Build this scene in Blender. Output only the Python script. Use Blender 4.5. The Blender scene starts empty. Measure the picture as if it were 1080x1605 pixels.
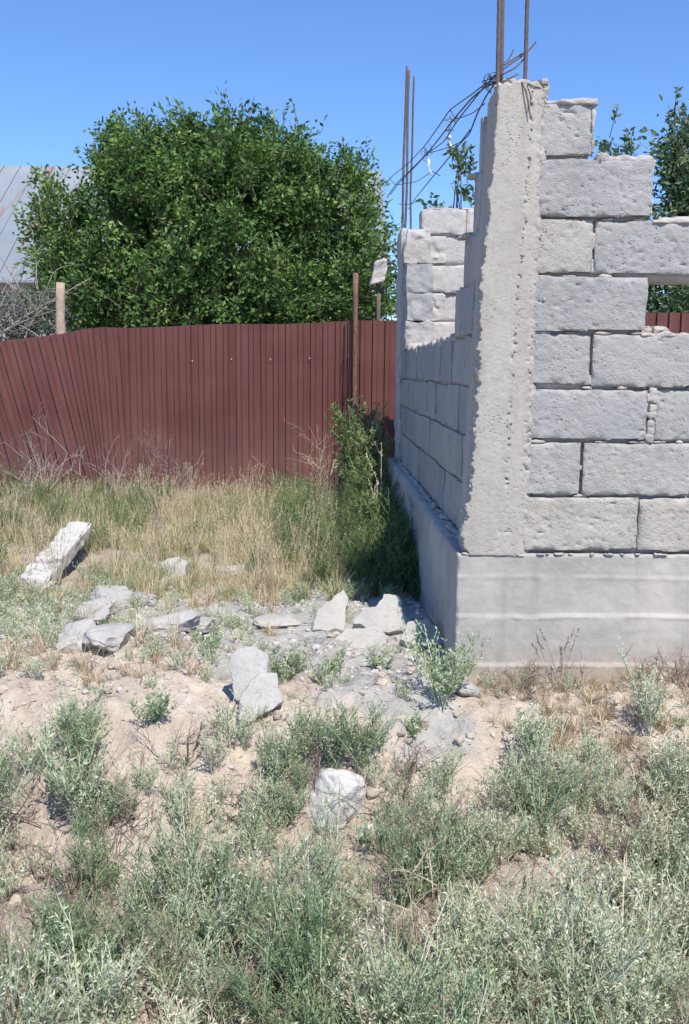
import bpy, math
import numpy as np
from mathutils import Matrix, Vector

# ------------------------------------------------------------------ camera, sky, sun, exposure
SC = bpy.context.scene
EYE = 1.14
FPX = 1450.0
yaw, pitch, roll = math.atan(31.9/1450), math.radians(8.69), math.radians(0.5)
Fw = np.array([math.sin(yaw)*math.cos(pitch), math.cos(yaw)*math.cos(pitch), -math.sin(pitch)])
Rt = np.cross(Fw, [0, 0, 1]); Rt /= np.linalg.norm(Rt)
Up = np.cross(Rt, Fw)
R2 = Rt*math.cos(roll) + Up*math.sin(roll)
U2 = Up*math.cos(roll) - Rt*math.sin(roll)
cam = bpy.data.cameras.new('camera'); camo = bpy.data.objects.new('camera', cam)
SC.collection.objects.link(camo); SC.camera = camo
M = Matrix(((R2[0], U2[0], -Fw[0], 0), (R2[1], U2[1], -Fw[1], 0), (R2[2], U2[2], -Fw[2], EYE), (0, 0, 0, 1)))
camo.matrix_world = M
cam.sensor_fit = 'HORIZONTAL'; cam.sensor_width = 36; cam.lens = FPX/1080*36
cam.clip_start = 0.05; cam.clip_end = 2000

sv = np.array([0.23, -0.66, 1.0]); sv /= np.linalg.norm(sv)      # towards the sun
elev = math.asin(sv[2]); az = math.atan2(sv[0], sv[1])            # from +Y, clockwise
W = bpy.data.worlds.new('World'); SC.world = W; W.use_nodes = True
nt = W.node_tree; bg = nt.nodes['Background']
sky = nt.nodes.new('ShaderNodeTexSky'); sky.sky_type = 'NISHITA'; sky.sun_disc = False
sky.sun_elevation = elev; sky.sun_rotation = az
sky.altitude = 600; sky.air_density = 1.15; sky.dust_density = 0.15; sky.ozone_density = 3.0
tn = nt.nodes.new('ShaderNodeMix'); tn.data_type = 'RGBA'; tn.blend_type = 'MULTIPLY'; tn.inputs[0].default_value = 1
tn.inputs[7].default_value = (.87, 1.15, 1.60, 1); nt.links.new(sky.outputs[0], tn.inputs[6])      # deep clear blue of the photograph
nt.links.new(tn.outputs[2], bg.inputs[0]); bg.inputs[1].default_value = 0.10
sun = bpy.data.lights.new('sun', 'SUN'); suno = bpy.data.objects.new('sun', sun)
sun.energy = 5.0; sun.angle = math.radians(0.5); sun.color = (1, 0.925, 0.81)
suno.matrix_world = Matrix.Translation((3, -5, 12)) @ Vector(sv).to_track_quat('Z', 'Y').to_matrix().to_4x4()
SC.collection.objects.link(suno)
SC.view_settings.view_transform = 'Standard'; SC.view_settings.look = 'None'
SC.view_settings.exposure = 0.29; SC.view_settings.gamma = 1
SC.render.engine = 'CYCLES'
SC.cycles.max_bounces = 6; SC.cycles.diffuse_bounces = 3; SC.cycles.glossy_bounces = 2
SC.cycles.transmission_bounces = 4; SC.cycles.transparent_max_bounces = 6

# ------------------------------------------------------------------ helpers
COL = SC.collection
def P(px, py, Y):                     # world point at depth Y seen at that place
    d = Fw*FPX + R2*(px-540) + U2*(802.5-py)
    return np.array([0, 0, EYE]) + d*(Y/d[1])
def PX(px, py, Y): return P(px, py, Y)[0]
def PZ(px, py, Y): return P(px, py, Y)[2]
def G(px, py, z=0.0):                 # point on level z
    d = Fw*FPX + R2*(px-540) + U2*(802.5-py)
    return np.array([0, 0, EYE]) + d*((z-EYE)/d[2])
def ss(a, b, x):
    t = np.clip((x-a)/(b-a), 0, 1); return t*t*(3-2*t)

def _h(ix, iy, iz, s):
    h = (ix*374761393 + iy*668265263 + iz*1440662683 + s*974634777) & 0xffffffff
    h = ((h ^ (h >> 13))*1274126177) & 0xffffffff
    h = ((h ^ (h >> 15))*2246822519) & 0xffffffff
    return (h ^ (h >> 16)).astype(np.float64)/2147483647.5 - 1
def vn(Q, s=0):
    i = np.floor(Q).astype(np.int64); f = Q-i; f = f*f*(3-2*f)
    x, y, z = i[:, 0], i[:, 1], i[:, 2]; a, b, c = f[:, 0], f[:, 1], f[:, 2]
    r = 0
    for dx in (0, 1):
        for dy in (0, 1):
            for dz in (0, 1):
                w = (a if dx else 1-a)*(b if dy else 1-b)*(c if dz else 1-c)
                r = r + w*_h(x+dx, y+dy, z+dz, s)
    return r
def fbm(Q, scale, o=3, s=0):
    Q = np.asarray(Q, float)*scale; r = 0; a = 1.0
    for k in range(o):
        r = r + a*vn(Q, s+k*17); Q = Q*2.03+5.1; a *= .5
    return r

def mesh(name, V, F, mat, parent=None, tint=None, smooth=True, sharp=None):
    V = np.asarray(V, np.float32); F = np.asarray(F, np.int32)
    me = bpy.data.meshes.new(name)
    me.vertices.add(len(V)); me.vertices.foreach_set('co', V.ravel())
    k = F.shape[1]
    me.loops.add(F.size); me.loops.foreach_set('vertex_index', F.ravel())
    me.polygons.add(len(F)); me.polygons.foreach_set('loop_start', np.arange(0, F.size, k, dtype=np.int32))
    me.polygons.foreach_set('use_smooth', np.full(len(F), smooth))
    if tint is not None:
        a = me.attributes.new('tint', 'FLOAT', 'FACE'); a.data.foreach_set('value', np.asarray(tint, np.float32))
    me.update(); me.validate()
    if sharp: me.set_sharp_from_angle(angle=math.radians(sharp))
    me.materials.append(mat)
    o = bpy.data.objects.new(name, me); COL.objects.link(o)
    if parent is not None: o.parent = parent
    return o
def tag(o, label=None, cat=None, group=None, kind=None):
    if label: o['label'] = label
    if cat: o['category'] = cat
    if group: o['group'] = group
    if kind: o['kind'] = kind
    return o
def empty(name, loc, label, cat, group=None):
    o = bpy.data.objects.new(name, None); COL.objects.link(o); o.location = [float(c) for c in loc]
    o.empty_display_size = .1
    return tag(o, label, cat, group)
def part(name, V, F, mat, root, **k):       # world-space geometry under a root that is only translated
    return mesh(name, np.asarray(V)-np.array(root.location), F, mat, root, **k)

class B:                                     # geometry collector (quads + per-face tint)
    def __init__(s): s.V = []; s.F = []; s.T = []; s.n = 0
    def add(s, V, F, T=None):
        V = np.asarray(V, float); F = np.asarray(F)
        s.V.append(V); s.F.append(F+s.n); s.n += len(V)
        s.T.append(np.full(len(F), .5) if T is None else np.broadcast_to(T, (len(F),)))
        return s
    def get(s): return np.concatenate(s.V), np.concatenate(s.F), np.concatenate(s.T)
    def put(s, name, mat, root=None, smooth=True, sharp=None):
        V, F, T = s.get()
        if root is not None: V = V-np.array(root.location)
        return mesh(name, V, F, mat, root, tint=T, smooth=smooth, sharp=sharp)

def boxgrid(lo, hi, res):
    lo = np.array(lo, float); hi = np.array(hi, float); n = np.maximum(1, np.ceil((hi-lo)/res).astype(int))
    Vs, Fs, c = [], [], 0
    for ax in range(3):
        a, b = [(1, 2), (2, 0), (0, 1)][ax]
        ua = np.linspace(lo[a], hi[a], n[a]+1); ub = np.linspace(lo[b], hi[b], n[b]+1)
        A, Bb = np.meshgrid(ua, ub, indexing='ij')
        for side in (0, 1):
            V = np.zeros((A.size, 3)); V[:, a] = A.ravel(); V[:, b] = Bb.ravel(); V[:, ax] = (lo, hi)[side][ax]
            idx = np.arange(A.size).reshape(A.shape)
            q = np.stack([idx[:-1, :-1], idx[1:, :-1], idx[1:, 1:], idx[:-1, 1:]], -1).reshape(-1, 4)
            if side == 0: q = q[:, ::-1]
            Vs.append(V); Fs.append(q+c); c += len(V)
    V = np.concatenate(Vs); F = np.concatenate(Fs)
    _, first, inv = np.unique(np.round(V, 5), axis=0, return_index=True, return_inverse=True)
    return V[first], inv.reshape(-1)[F]
def rbox(lo, hi, res=.01, r=.012, amp=.003, pit=.002, seed=0, chip=.0):
    lo = np.array(lo, float); hi = np.array(hi, float)
    V, F = boxgrid(lo, hi, res)
    r = min(r, .45*float((hi-lo).min()))
    I = np.clip(V, lo+r, hi-r); d = V-I; L = np.linalg.norm(d, axis=1, keepdims=True); N = d/np.maximum(L, 1e-9)
    Q = I+N*r
    edge = (np.sort(np.abs(d), axis=1)[:, 1]/r)       # 0 on faces, 1 on edges
    D = amp*fbm(Q, 11, 3, seed) + pit*np.minimum(0, fbm(Q, 55, 2, seed+5)+.1)
    if chip: D = D - chip*ss(.05, .7, fbm(Q, 22, 3, seed+9))*(.15+edge)
    return Q+N*D[:, None], F
def rock(c, size, rng, rotz=0, tilt=(0, 0), cuts=9, n=18, rough=.055):
    V, F = boxgrid((-1, -1, -1), (1, 1, 1), 2.0/n)
    V = V/np.linalg.norm(V, axis=1, keepdims=True)*(.55+.45*np.linalg.norm(V, axis=1, keepdims=True))*.78
    for k in range(cuts):
        nn = rng.normal(size=3); nn /= np.linalg.norm(nn); dd = rng.uniform(.45, .8)
        V = V-np.maximum(0, V@nn-dd)[:, None]*nn
    s = int(rng.integers(1e6))
    V = V*(1+rough*fbm(V, 2.5, 4, s))[:, None] + rough*.6*np.stack([fbm(V, 6, 3, s+3), fbm(V, 6, 3, s+4), fbm(V, 6, 3, s+6)], 1)
    V = V*np.array(size)*.5/.78
    a, b = tilt
    Rm = np.array(Matrix.Rotation(rotz, 3, 'Z') @ Matrix.Rotation(a, 3, 'X') @ Matrix.Rotation(b, 3, 'Y'))
    return V@Rm.T+np.array(c), F
def tube(pts, rad, n=4, tint=.5):
    pts = np.asarray(pts, float); m = len(pts); rad = np.broadcast_to(rad, (m,))
    T = np.gradient(pts, axis=0); T /= np.maximum(np.linalg.norm(T, axis=1, keepdims=True), 1e-9)
    ref = np.array([.31, .17, .93]) if abs(T[0, 2]) < .8 else np.array([.9, .2, .1])
    A = np.cross(T, ref); A /= np.maximum(np.linalg.norm(A, axis=1, keepdims=True), 1e-9); C = np.cross(T, A)
    th = np.arange(n)*2*np.pi/n
    V = pts[:, None]+rad[:, None, None]*(np.cos(th)[None, :, None]*A[:, None]+np.sin(th)[None, :, None]*C[:, None])
    i = np.arange(m-1)[:, None]*n; j = np.arange(n)[None]; j2 = (j+1) % n
    F = np.stack([i+j, i+j2, i+n+j2, i+n+j], -1).reshape(-1, 4)
    V = V.reshape(-1, 3)
    if n >= 4 and n % 2 == 0:
        caps = []
        for b0 in (0, (m-1)*n):
            for k in range(1, n-2, 2): caps.append([b0, b0+k, b0+k+1, b0+k+2])
        F = np.concatenate([F, np.array(caps)])
    return V, F, np.full(len(F), tint)
def leaves(base, dirs, L, w, rng, fold=0.0, tint=None):
    n = len(base); dirs = dirs/np.maximum(np.linalg.norm(dirs, axis=1, keepdims=True), 1e-9)
    rnd = rng.normal(size=(n, 3)); S = np.cross(dirs, rnd); S /= np.maximum(np.linalg.norm(S, axis=1, keepdims=True), 1e-9)
    Nn = np.cross(S, dirs)
    L = np.broadcast_to(L, (n,))[:, None]; w = np.broadcast_to(w, (n,))[:, None]
    p0 = base; p2 = base+dirs*L
    mid = base+dirs*L*.45
    if fold:
        m2 = mid-Nn*w*fold; pl = mid+S*w; pr = mid-S*w
        p2 = p2-Nn*L*.12
        V = np.stack([p0, pl, p2, pr, m2], 1).reshape(-1, 3); i = np.arange(n)[:, None]*5
        m3 = mid
        F = np.concatenate([i+np.array([[0, 1, 2, 4]]), i+np.array([[0, 4, 2, 3]])])
        t = rng.random(n) if tint is None else tint
        return V, F, np.concatenate([t, t])
    V = np.stack([p0, mid+S*w, p2, mid-S*w], 1).reshape(-1, 3)
    F = np.arange(n)[:, None]*4+np.array([[0, 1, 2, 3]])
    return V, F, (rng.random(n) if tint is None else tint)
def rotz(V, a):
    c, s = math.cos(a), math.sin(a); V = V.copy(); x = V[:, 0]*c-V[:, 1]*s; V[:, 1] = V[:, 0]*s+V[:, 1]*c; V[:, 0] = x; return V

# ------------------------------------------------------------------ materials
def newmat(name):
    m = bpy.data.materials.new(name); m.use_nodes = True; n = m.node_tree
    return m, n, n.nodes['Principled BSDF']
def ramp(n, stops):
    r = n.nodes.new('ShaderNodeValToRGB'); e = r.color_ramp.elements
    while len(e) > 1: e.remove(e[0])
    e[0].position = stops[0][0]; e[0].color = (*stops[0][1], 1)
    for p, c in stops[1:]:
        x = e.new(p); x.color = (*c, 1)
    return r
def noise(n, scale, detail=4, rough=.55, co=None, dist=0):
    t = n.nodes.new('ShaderNodeTexNoise'); t.inputs['Scale'].default_value = scale
    t.inputs['Detail'].default_value = detail; t.inputs['Roughness'].default_value = rough
    t.inputs['Distortion'].default_value = dist
    if co is not None: n.links.new(co, t.inputs['Vector'])
    return t
def mixc(n, fac, a, b, mode='MIX'):
    x = n.nodes.new('ShaderNodeMix'); x.data_type = 'RGBA'; x.blend_type = mode
    for s, v in ((0, fac), (6, a), (7, b)):
        if isinstance(v, (int, float)): x.inputs[s].default_value = v
        elif isinstance(v, tuple): x.inputs[s].default_value = (*v, 1)
        else: n.links.new(v, x.inputs[s])
    return x.outputs[2]
def bump(n, h, strength, dist, nrm=None):
    b = n.nodes.new('ShaderNodeBump'); b.inputs['Strength'].default_value = strength; b.inputs['Distance'].default_value = dist
    n.links.new(h, b.inputs['Height'])
    if nrm is not None: n.links.new(nrm, b.inputs['Normal'])
    return b.outputs[0]
def maprange(n, v, a, b, c=0., d=1.):
    m = n.nodes.new('ShaderNodeMapRange'); n.links.new(v, m.inputs[0])
    for i, x in enumerate((a, b, c, d)): m.inputs[i+1].default_value = x
    return m.outputs[0]
def concrete(name, a, b, c, grain=1.0, stretch=(1, 1, 1), warm=None, pits=.5, pitcol=.55, tintvar=False, dirt=False):
    m, n, p = newmat(name)
    tc = n.nodes.new('ShaderNodeTexCoord'); mp = n.nodes.new('ShaderNodeMapping')
    n.links.new(tc.outputs['Object'], mp.inputs[0]); mp.inputs['Scale'].default_value = stretch
    co = mp.outputs[0]; ob = tc.outputs['Object']
    n1 = noise(n, 5, 6, .62, co, .4); n2 = noise(n, 34, 5, .7, ob); n3 = noise(n, 190, 3, .7, ob)
    r = ramp(n, [(.30, a), (.5, b), (.70, c)]); n.links.new(n1.outputs[0], r.inputs[0])
    col = mixc(n, maprange(n, n2.outputs[0], .35, .7), r.outputs[0], mixc(n, 1.0, r.outputs[0], (.86, .85, .84), 'MULTIPLY'))
    if warm:
        n4 = noise(n, 2.2, 4, .6, ob, .8)
        col = mixc(n, maprange(n, n4.outputs[0], .5, .68, 0, .75), col, warm)
    v = n.nodes.new('ShaderNodeTexVoronoi'); v.inputs['Scale'].default_value = 70; n.links.new(ob, v.inputs['Vector'])
    n5 = noise(n, 9, 2, .5, ob)
    pm = n.nodes.new('ShaderNodeMath'); pm.operation = 'MULTIPLY'
    n.links.new(maprange(n, v.outputs['Distance'], .12, .3, 1, 0), pm.inputs[0]); n.links.new(maprange(n, n5.outputs[0], .5, .66), pm.inputs[1])
    sp = n.nodes.new('ShaderNodeMath'); sp.operation = 'MULTIPLY'; sp.inputs[1].default_value = pits; n.links.new(pm.outputs[0], sp.inputs[0])
    col = mixc(n, sp.outputs[0], col, tuple(x*pitcol for x in b))
    if dirt:
        sz = n.nodes.new('ShaderNodeSeparateXYZ'); n.links.new(ob, sz.inputs[0]); nd = noise(n, 6, 6, .7, ob, .8)
        ad = n.nodes.new('ShaderNodeMath'); ad.operation = 'MULTIPLY_ADD'; ad.inputs[1].default_value = -.30; n.links.new(nd.outputs[0], ad.inputs[0]); n.links.new(sz.outputs[2], ad.inputs[2])
        col = mixc(n, maprange(n, ad.outputs[0], -.17, -.05, .6, 0), col, (.43, .345, .27))
        ms = n.nodes.new('ShaderNodeMapping'); ms.inputs['Scale'].default_value = (9, 9, .9); n.links.new(ob, ms.inputs[0]); nr = noise(n, 1.5, 5, .6, ms.outputs[0])
        col = mixc(n, maprange(n, nr.outputs[0], .55, .72, 0, .4), col, tuple(x*.74 for x in a))
    if tintvar:
        at = n.nodes.new('ShaderNodeAttribute'); at.attribute_name = 'tint'
        rt = ramp(n, [(0, (.85, .86, .885)), (.35, (.94, .95, .97)), (.65, (1, .99, .97)), (1, (1.08, 1.03, .96))]); n.links.new(at.outputs['Fac'], rt.inputs[0])
        col = mixc(n, 1., col, rt.outputs[0], 'MULTIPLY')
        st_ = noise(n, 3.5, 5, .7, ob, 1.2); col = mixc(n, maprange(n, st_.outputs[0], .56, .70, 0, .45), col, tuple(x*.72 for x in a))
    n.links.new(col, p.inputs['Base Color']); p.inputs['Roughness'].default_value = .95
    p.inputs['Specular IOR Level'].default_value = .2
    nb = bump(n, n2.outputs[0], .6*grain, .008); nb = bump(n, n3.outputs[0], .5*grain, .003, nb)
    inv = n.nodes.new('ShaderNodeMath'); inv.operation = 'MULTIPLY'; inv.inputs[1].default_value = -1; n.links.new(pm.outputs[0], inv.inputs[0])
    if pits: nb = bump(n, inv.outputs[0], .8, .004, nb)
    n.links.new(nb, p.inputs['Normal'])
    return m
def leafmat(name, stops, trans=.3, rough=.5, spec=.3):
    m, n, p = newmat(name)
    at = n.nodes.new('ShaderNodeAttribute'); at.attribute_name = 'tint'
    r = ramp(n, stops); n.links.new(at.outputs['Fac'], r.inputs[0])
    p.inputs['Roughness'].default_value = rough; p.inputs['Specular IOR Level'].default_value = spec
    n.links.new(r.outputs[0], p.inputs['Base Color'])
    if trans:
        t = n.nodes.new('ShaderNodeBsdfTranslucent'); mx = n.nodes.new('ShaderNodeMixShader'); mx.inputs[0].default_value = trans
        n.links.new(mixc(n, 1., r.outputs[0], (1.0, 1.0, .55), 'MULTIPLY'), t.inputs[0])
        n.links.new(p.outputs[0], mx.inputs[1]); n.links.new(t.outputs[0], mx.inputs[2])
        n.links.new(mx.outputs[0], n.nodes['Material Output'].inputs[0])
    return m

M_block = concrete('cinder_block_concrete', (.36, .355, .345), (.405, .40, .388), (.45, .442, .425), 1.7, warm=(.43, .40, .365), pits=.55, pitcol=.4, tintvar=True)
M_block_old = concrete('pale_block_concrete', (.42, .41, .40), (.47, .455, .44), (.5, .48, .455), 1.1, warm=(.52, .46, .41), pits=.3)
M_col = concrete('poured_column_concrete', (.375, .35, .315), (.42, .395, .36), (.465, .44, .40), 1.0, (2.6, 2.6, .22), pits=.12)
M_found = concrete('foundation_concrete', (.35, .335, .31), (.40, .385, .355), (.45, .425, .39), .5, (.35, .35, 2.2), warm=(.50, .46, .41), pits=.0, dirt=True)
M_mortar = concrete('mortar', (.36, .345, .33), (.44, .42, .395), (.5, .47, .43), 1.3, warm=(.50, .43, .37), pits=.3)
M_rubble = concrete('rubble_concrete', (.37, .36, .34), (.45, .44, .415), (.51, .49, .46), 1.5, warm=(.46, .41, .35), pits=.3)
M_stone = concrete('pale_stone', (.46, .45, .43), (.54, .53, .50), (.60, .58, .55), 1.2, pits=.2)

def metal_mat(name, a, b, rough=.6, scale=8, metallic=0.):
    m, n, p = newmat(name); tc = n.nodes.new('ShaderNodeTexCoord')
    x = noise(n, scale, 5, .65, tc.outputs['Object'], .5); r = ramp(n, [(.3, a), (.7, b)]); n.links.new(x.outputs[0], r.inputs[0])
    n.links.new(r.outputs[0], p.inputs['Base Color']); p.inputs['Roughness'].default_value = rough
    p.inputs['Metallic'].default_value = metallic; p.inputs['Specular IOR Level'].default_value = .3
    n.links.new(bump(n, x.outputs[0], .25, .003), p.inputs['Normal'])
    return m
M_rebar = metal_mat('rusty_rebar', (.085, .072, .072), (.145, .115, .11), .75, 40)
M_rust = metal_mat('rusty_pipe', (.12, .065, .05), (.21, .125, .09), .8, 30)
M_plastic = metal_mat('white_plastic', (.7, .7, .7), (.82, .82, .8), .4, 20)
M_bark = metal_mat('tree_bark', (.09, .07, .055), (.17, .135, .105), .9, 25)
M_palebark = metal_mat('peeled_wood', (.30, .21, .16), (.52, .42, .34), .85, 14)
M_deadwood = metal_mat('dead_wood', (.24, .22, .20), (.38, .35, .32), .9, 20)

# fence paint: brown red with dust
def fence_mat():
    m, n, p = newmat('brown_painted_sheet'); tc = n.nodes.new('ShaderNodeTexCoord'); co = tc.outputs['Object']
    mp = n.nodes.new('ShaderNodeMapping'); mp.inputs['Scale'].default_value = (1, 1, .12); n.links.new(co, mp.inputs[0])
    a = noise(n, 7, 5, .6, mp.outputs[0]); b = noise(n, 1.3, 4, .6, co); c = noise(n, 60, 3, .6, co)
    r = ramp(n, [(.3, (.098, .035, .031)), (.7, (.140, .054, .047))]); n.links.new(a.outputs[0], r.inputs[0])
    col = mixc(n, maprange(n, b.outputs[0], .45, .75, 0, .35), r.outputs[0], (.19, .085, .07))
    sx = n.nodes.new('ShaderNodeSeparateXYZ'); n.links.new(co, sx.inputs[0])
    col = mixc(n, maprange(n, sx.outputs[2], .75, .1, 0, .30), col, (.24, .15, .13))
    n.links.new(col, p.inputs['Base Color']); p.inputs['Roughness'].default_value = .55
    p.inputs['Specular IOR Level'].default_value = .3
    n.links.new(bump(n, c.outputs[0], .15, .002), p.inputs['Normal'])
    return m
M_fence = fence_mat()
def roof_mat():
    m, n, p = newmat('weathered_zinc_roof'); tc = n.nodes.new('ShaderNodeTexCoord'); co = tc.outputs['UV']
    co = tc.outputs['Object']
    mp = n.nodes.new('ShaderNodeMapping'); mp.inputs['Scale'].default_value = (4.2, .5, .5); n.links.new(co, mp.inputs[0])
    a = noise(n, 1.1, 5, .6, mp.outputs[0], .3); b = noise(n, .6, 4, .6, co)
    r = ramp(n, [(.3, (.20, .23, .26)), (.55, (.26, .29, .32)), (.75, (.33, .35, .37))]); n.links.new(b.outputs[0], r.inputs[0])
    sx = n.nodes.new('ShaderNodeSeparateXYZ'); n.links.new(co, sx.inputs[0])
    mk = n.nodes.new('ShaderNodeMath'); mk.operation = 'MULTIPLY'
    n.links.new(maprange(n, a.outputs[0], .60, .68), mk.inputs[0]); n.links.new(maprange(n, sx.outputs[1], 14.4, 13.7), mk.inputs[1])
    mk2 = n.nodes.new('ShaderNodeMath'); mk2.operation = 'MULTIPLY'; mk2.inputs[1].default_value = .8; n.links.new(mk.outputs[0], mk2.inputs[0])
    col = mixc(n, mk2.outputs[0], r.outputs[0], (.27, .15, .105))
    n.links.new(col, p.inputs['Base Color']); p.inputs['Roughness'].default_value = .55; p.inputs['Metallic'].default_value = .15
    n.links.new(bump(n, a.outputs[0], .2, .01), p.inputs['Normal'])
    return m
M_roof = roof_mat()
M_house = concrete('whitewashed_wall', (.40, .40, .40), (.48, .475, .46), (.55, .54, .52), .4, pits=0)

def ground_mat():
    m, n, p = newmat('sandy_ground'); tc = n.nodes.new('ShaderNodeTexCoord'); co = tc.outputs['Object']
    a = noise(n, 1.6, 6, .6, co, .5); b = noise(n, 14, 6, .7, co); c = noise(n, 90, 4, .7, co)
    r = ramp(n, [(.32, (.50, .425, .35)), (.5, (.59, .515, .43)), (.68, (.66, .60, .51))]); n.links.new(a.outputs[0], r.inputs[0])
    col = mixc(n, maprange(n, b.outputs[0], .4, .62), mixc(n, 1., r.outputs[0], (.78, .76, .75), 'MULTIPLY'), r.outputs[0])
    # grey cement dust where rubble was spilled
    at = n.nodes.new('ShaderNodeAttribute'); at.attribute_name = 'cement'
    ad = n.nodes.new('ShaderNodeMath'); ad.operation = 'ADD'
    n.links.new(at.outputs['Fac'], ad.inputs[0]); n.links.new(maprange(n, a.outputs[0], .3, .7, -.28, .28), ad.inputs[1])
    col = mixc(n, maprange(n, ad.outputs[0], .35, .6), col, mixc(n, maprange(n, b.outputs[0], .4, .65), (.37, .36, .335), (.47, .455, .43)))
    # weathered litter soil under the weeds
    at2 = n.nodes.new('ShaderNodeAttribute'); at2.attribute_name = 'soil'
    col = mixc(n, at2.outputs['Fac'], col, mixc(n, maprange(n, b.outputs[0], .38, .62), (.24, .20, .165), (.42, .36, .30)))
    v = n.nodes.new('ShaderNodeTexVoronoi'); v.inputs['Scale'].default_value = 55; n.links.new(co, v.inputs['Vector'])
    col = mixc(n, maprange(n, v.outputs['Distance'], .1, .0, 0, .5), col, (.52, .47, .42))
    n.links.new(col, p.inputs['Base Color']); p.inputs['Roughness'].default_value = 1; p.inputs['Specular IOR Level'].default_value = .1
    nb = bump(n, b.outputs[0], .9, .03); nb = bump(n, c.outputs[0], .8, .008, nb)
    n.links.new(nb, p.inputs['Normal'])
    return m
M_ground = ground_mat()

# ------------------------------------------------------------------ ground
def gh(X, Y):
    X = np.atleast_1d(np.asarray(X, float)); Y = np.atleast_1d(np.asarray(Y, float))
    Q = np.stack([X, Y, X*0], 1)
    edge = 3.22+.10*fbm(Q, 1.7, 2, 3)
    z = -.33+.33*ss(-.75, 0, (Y-edge))
    z = z+.07*np.exp(-((X+.62)**2/.10+(Y-3.60)**2/.05))+.05*np.exp(-((X+1.5)**2/.3+(Y-3.5)**2/.06))
    z = z+.05*np.exp(-((X-1.55)**2/.12+(Y-3.12)**2/.03))
    z = z+ss(2.3, 2.6, Y)*ss(3.6, 3.3, Y)*(.030*np.abs(fbm(Q, 5.5, 3, 61))+.014*ss(.1, .6, fbm(Q, 15, 3, 62)))-.012*ss(2.3, 2.6, Y)*ss(3.6, 3.3, Y)
    z = z-.035*ss(.3, .5, X)*ss(1.5, 1.1, X)*ss(3.1, 3.3, Y)*ss(3.9, 3.6, Y)
    z = z-.05*ss(4.3, 4.8, Y)*ss(8, 5, Y)
    near = ss(12, 7, Y)*ss(9, 5, np.abs(X))
    rough = .6+.7*ss(.2, .6, fbm(Q, .9, 2, 31)+.4)
    z = z+near*(.018*fbm(Q, 3.1, 3, 7)+rough*.013*fbm(Q, 13, 3, 11)+.006*np.abs(fbm(Q, 31, 2, 12)))+(1-near)*.25*fbm(Q, .06, 3, 5)
    return z
def build_ground():
    def axis(a, b, d, far, n):
        t = np.linspace(0, 1, n)[1:]
        return np.concatenate([(a-(far-0)*t**2.6)[::-1], np.arange(a, b, d), b+far*t**2.6])
    xs = axis(-3.0, 3.0, .018, 300, 36); ys = np.concatenate([np.linspace(-60, 1.3, 30)[:-1], np.arange(1.3, 4.8, .016), np.arange(4.8, 9, .05), 9+700*np.linspace(0, 1, 40)**2.6])
    X, Y = np.meshgrid(xs, ys, indexing='ij'); x = X.ravel(); y = Y.ravel()
    V = np.stack([x, y, gh(x, y)], 1)
    # clods
    i = np.arange(len(x)).reshape(X.shape)
    F = np.stack([i[:-1, :-1], i[1:, :-1], i[1:, 1:], i[:-1, 1:]], -1).reshape(-1, 4)
    o = mesh('ground', V, F, M_ground); tag(o, kind='structure')
    Q = np.stack([x, y, x*0], 1)
    cem = 1.1*ss(-.75, -.35, x)*ss(3.25, 3.55, y)*ss(5.0, 4.6, y) + np.exp(-((x-.05)**2/.42+(y-4.15)**2/.42))*.6 + .75*np.exp(-((x-.15)**2/.16+(y-3.45)**2/.16))+.7*np.exp(-((x+.95)**2/.4+(y-4.2)**2/.2))
    cem += .6*np.exp(-((x-.35)**2/.05+(y-3.1)**2/.1))
    cem = cem+.22*fbm(Q, 6, 3, 41)
    soil = np.maximum(ss(3.0, 2.35, y+.18*fbm(Q, 2.2, 3, 51)), ss(4.7, 5.3, y))*.8*ss(-.75, .1, fbm(Q, 2.7, 3, 53))
    for nm, v in (('cement', cem), ('soil', soil)):
        a = o.data.attributes.new(nm, 'FLOAT', 'POINT'); a.data.foreach_set('value', v.astype(np.float32))
build_ground()

# ------------------------------------------------------------------ the unfinished block building
D0 = 3.41
rowpx = [866, 778, 693, 608, 522, 433, 343, 247, 158]
RZ = [PZ(950, y, D0) for y in rowpx]
XL = .565
YF = 6.95
bld = empty('unfinished_building', (XL, D0, 0), 'roofless unfinished building of grey cinder blocks with a rough poured concrete corner column', 'building')
def fx(px, py): return PX(px, py, D0)
# foundation
fz = RZ[0]-.006
fd = B()
V, F = rbox((.5, D0-.012, -.25), (4.2, 3.76, fz), .0075, .006, .0018, .001, 3, .005)
fr = (V[:, 1] < D0+.01)
for ypx, dy, hh in ((965, .006, .006), (1040, .008, .005), (905, .0015, .003)):
    zz = PZ(900, ypx, D0)+.004*fbm(np.stack([V[:, 0], V[:, 0]*0, V[:, 0]*0], 1), 5, 3, int(ypx))
    msk = ss(-.5, .3, fbm(np.stack([V[:, 0], V[:, 0]*0, V[:, 0]*0], 1), 14, 3, int(ypx)+5))
    V[:, 1] -= fr*(dy*ss(zz+.006, zz-.002, V[:, 2])+hh*msk*np.exp(-((V[:, 2]-zz)/.005)**2))
for xpx, hh in ((795, .002), (772, .0014)):
    V[:, 1] += fr*hh*ss(fx(xpx, 950)-.004, fx(xpx, 950)+.004, V[:, 0])
fd.add(V, F)
V, F = rbox((.5, 3.757, -.25), (.86, 7.35, fz-.002), .03, .01, .006, .003, 4, .008); fd.add(V, F)
rng = np.random.default_rng(5)
# top lip crumbs along the foundation edge
for k in range(42):
    x = .5+.03+rng.random()*2.2 if k > 12 else .5+.02+rng.random()*.1
    V, F = rock((x, D0-.006, fz+.0), (rng.uniform(.01, .035), .02, rng.uniform(.006, .014)), rng, n=6); fd.add(V, F)
fd.put('foundation', M_found, bld)

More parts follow.
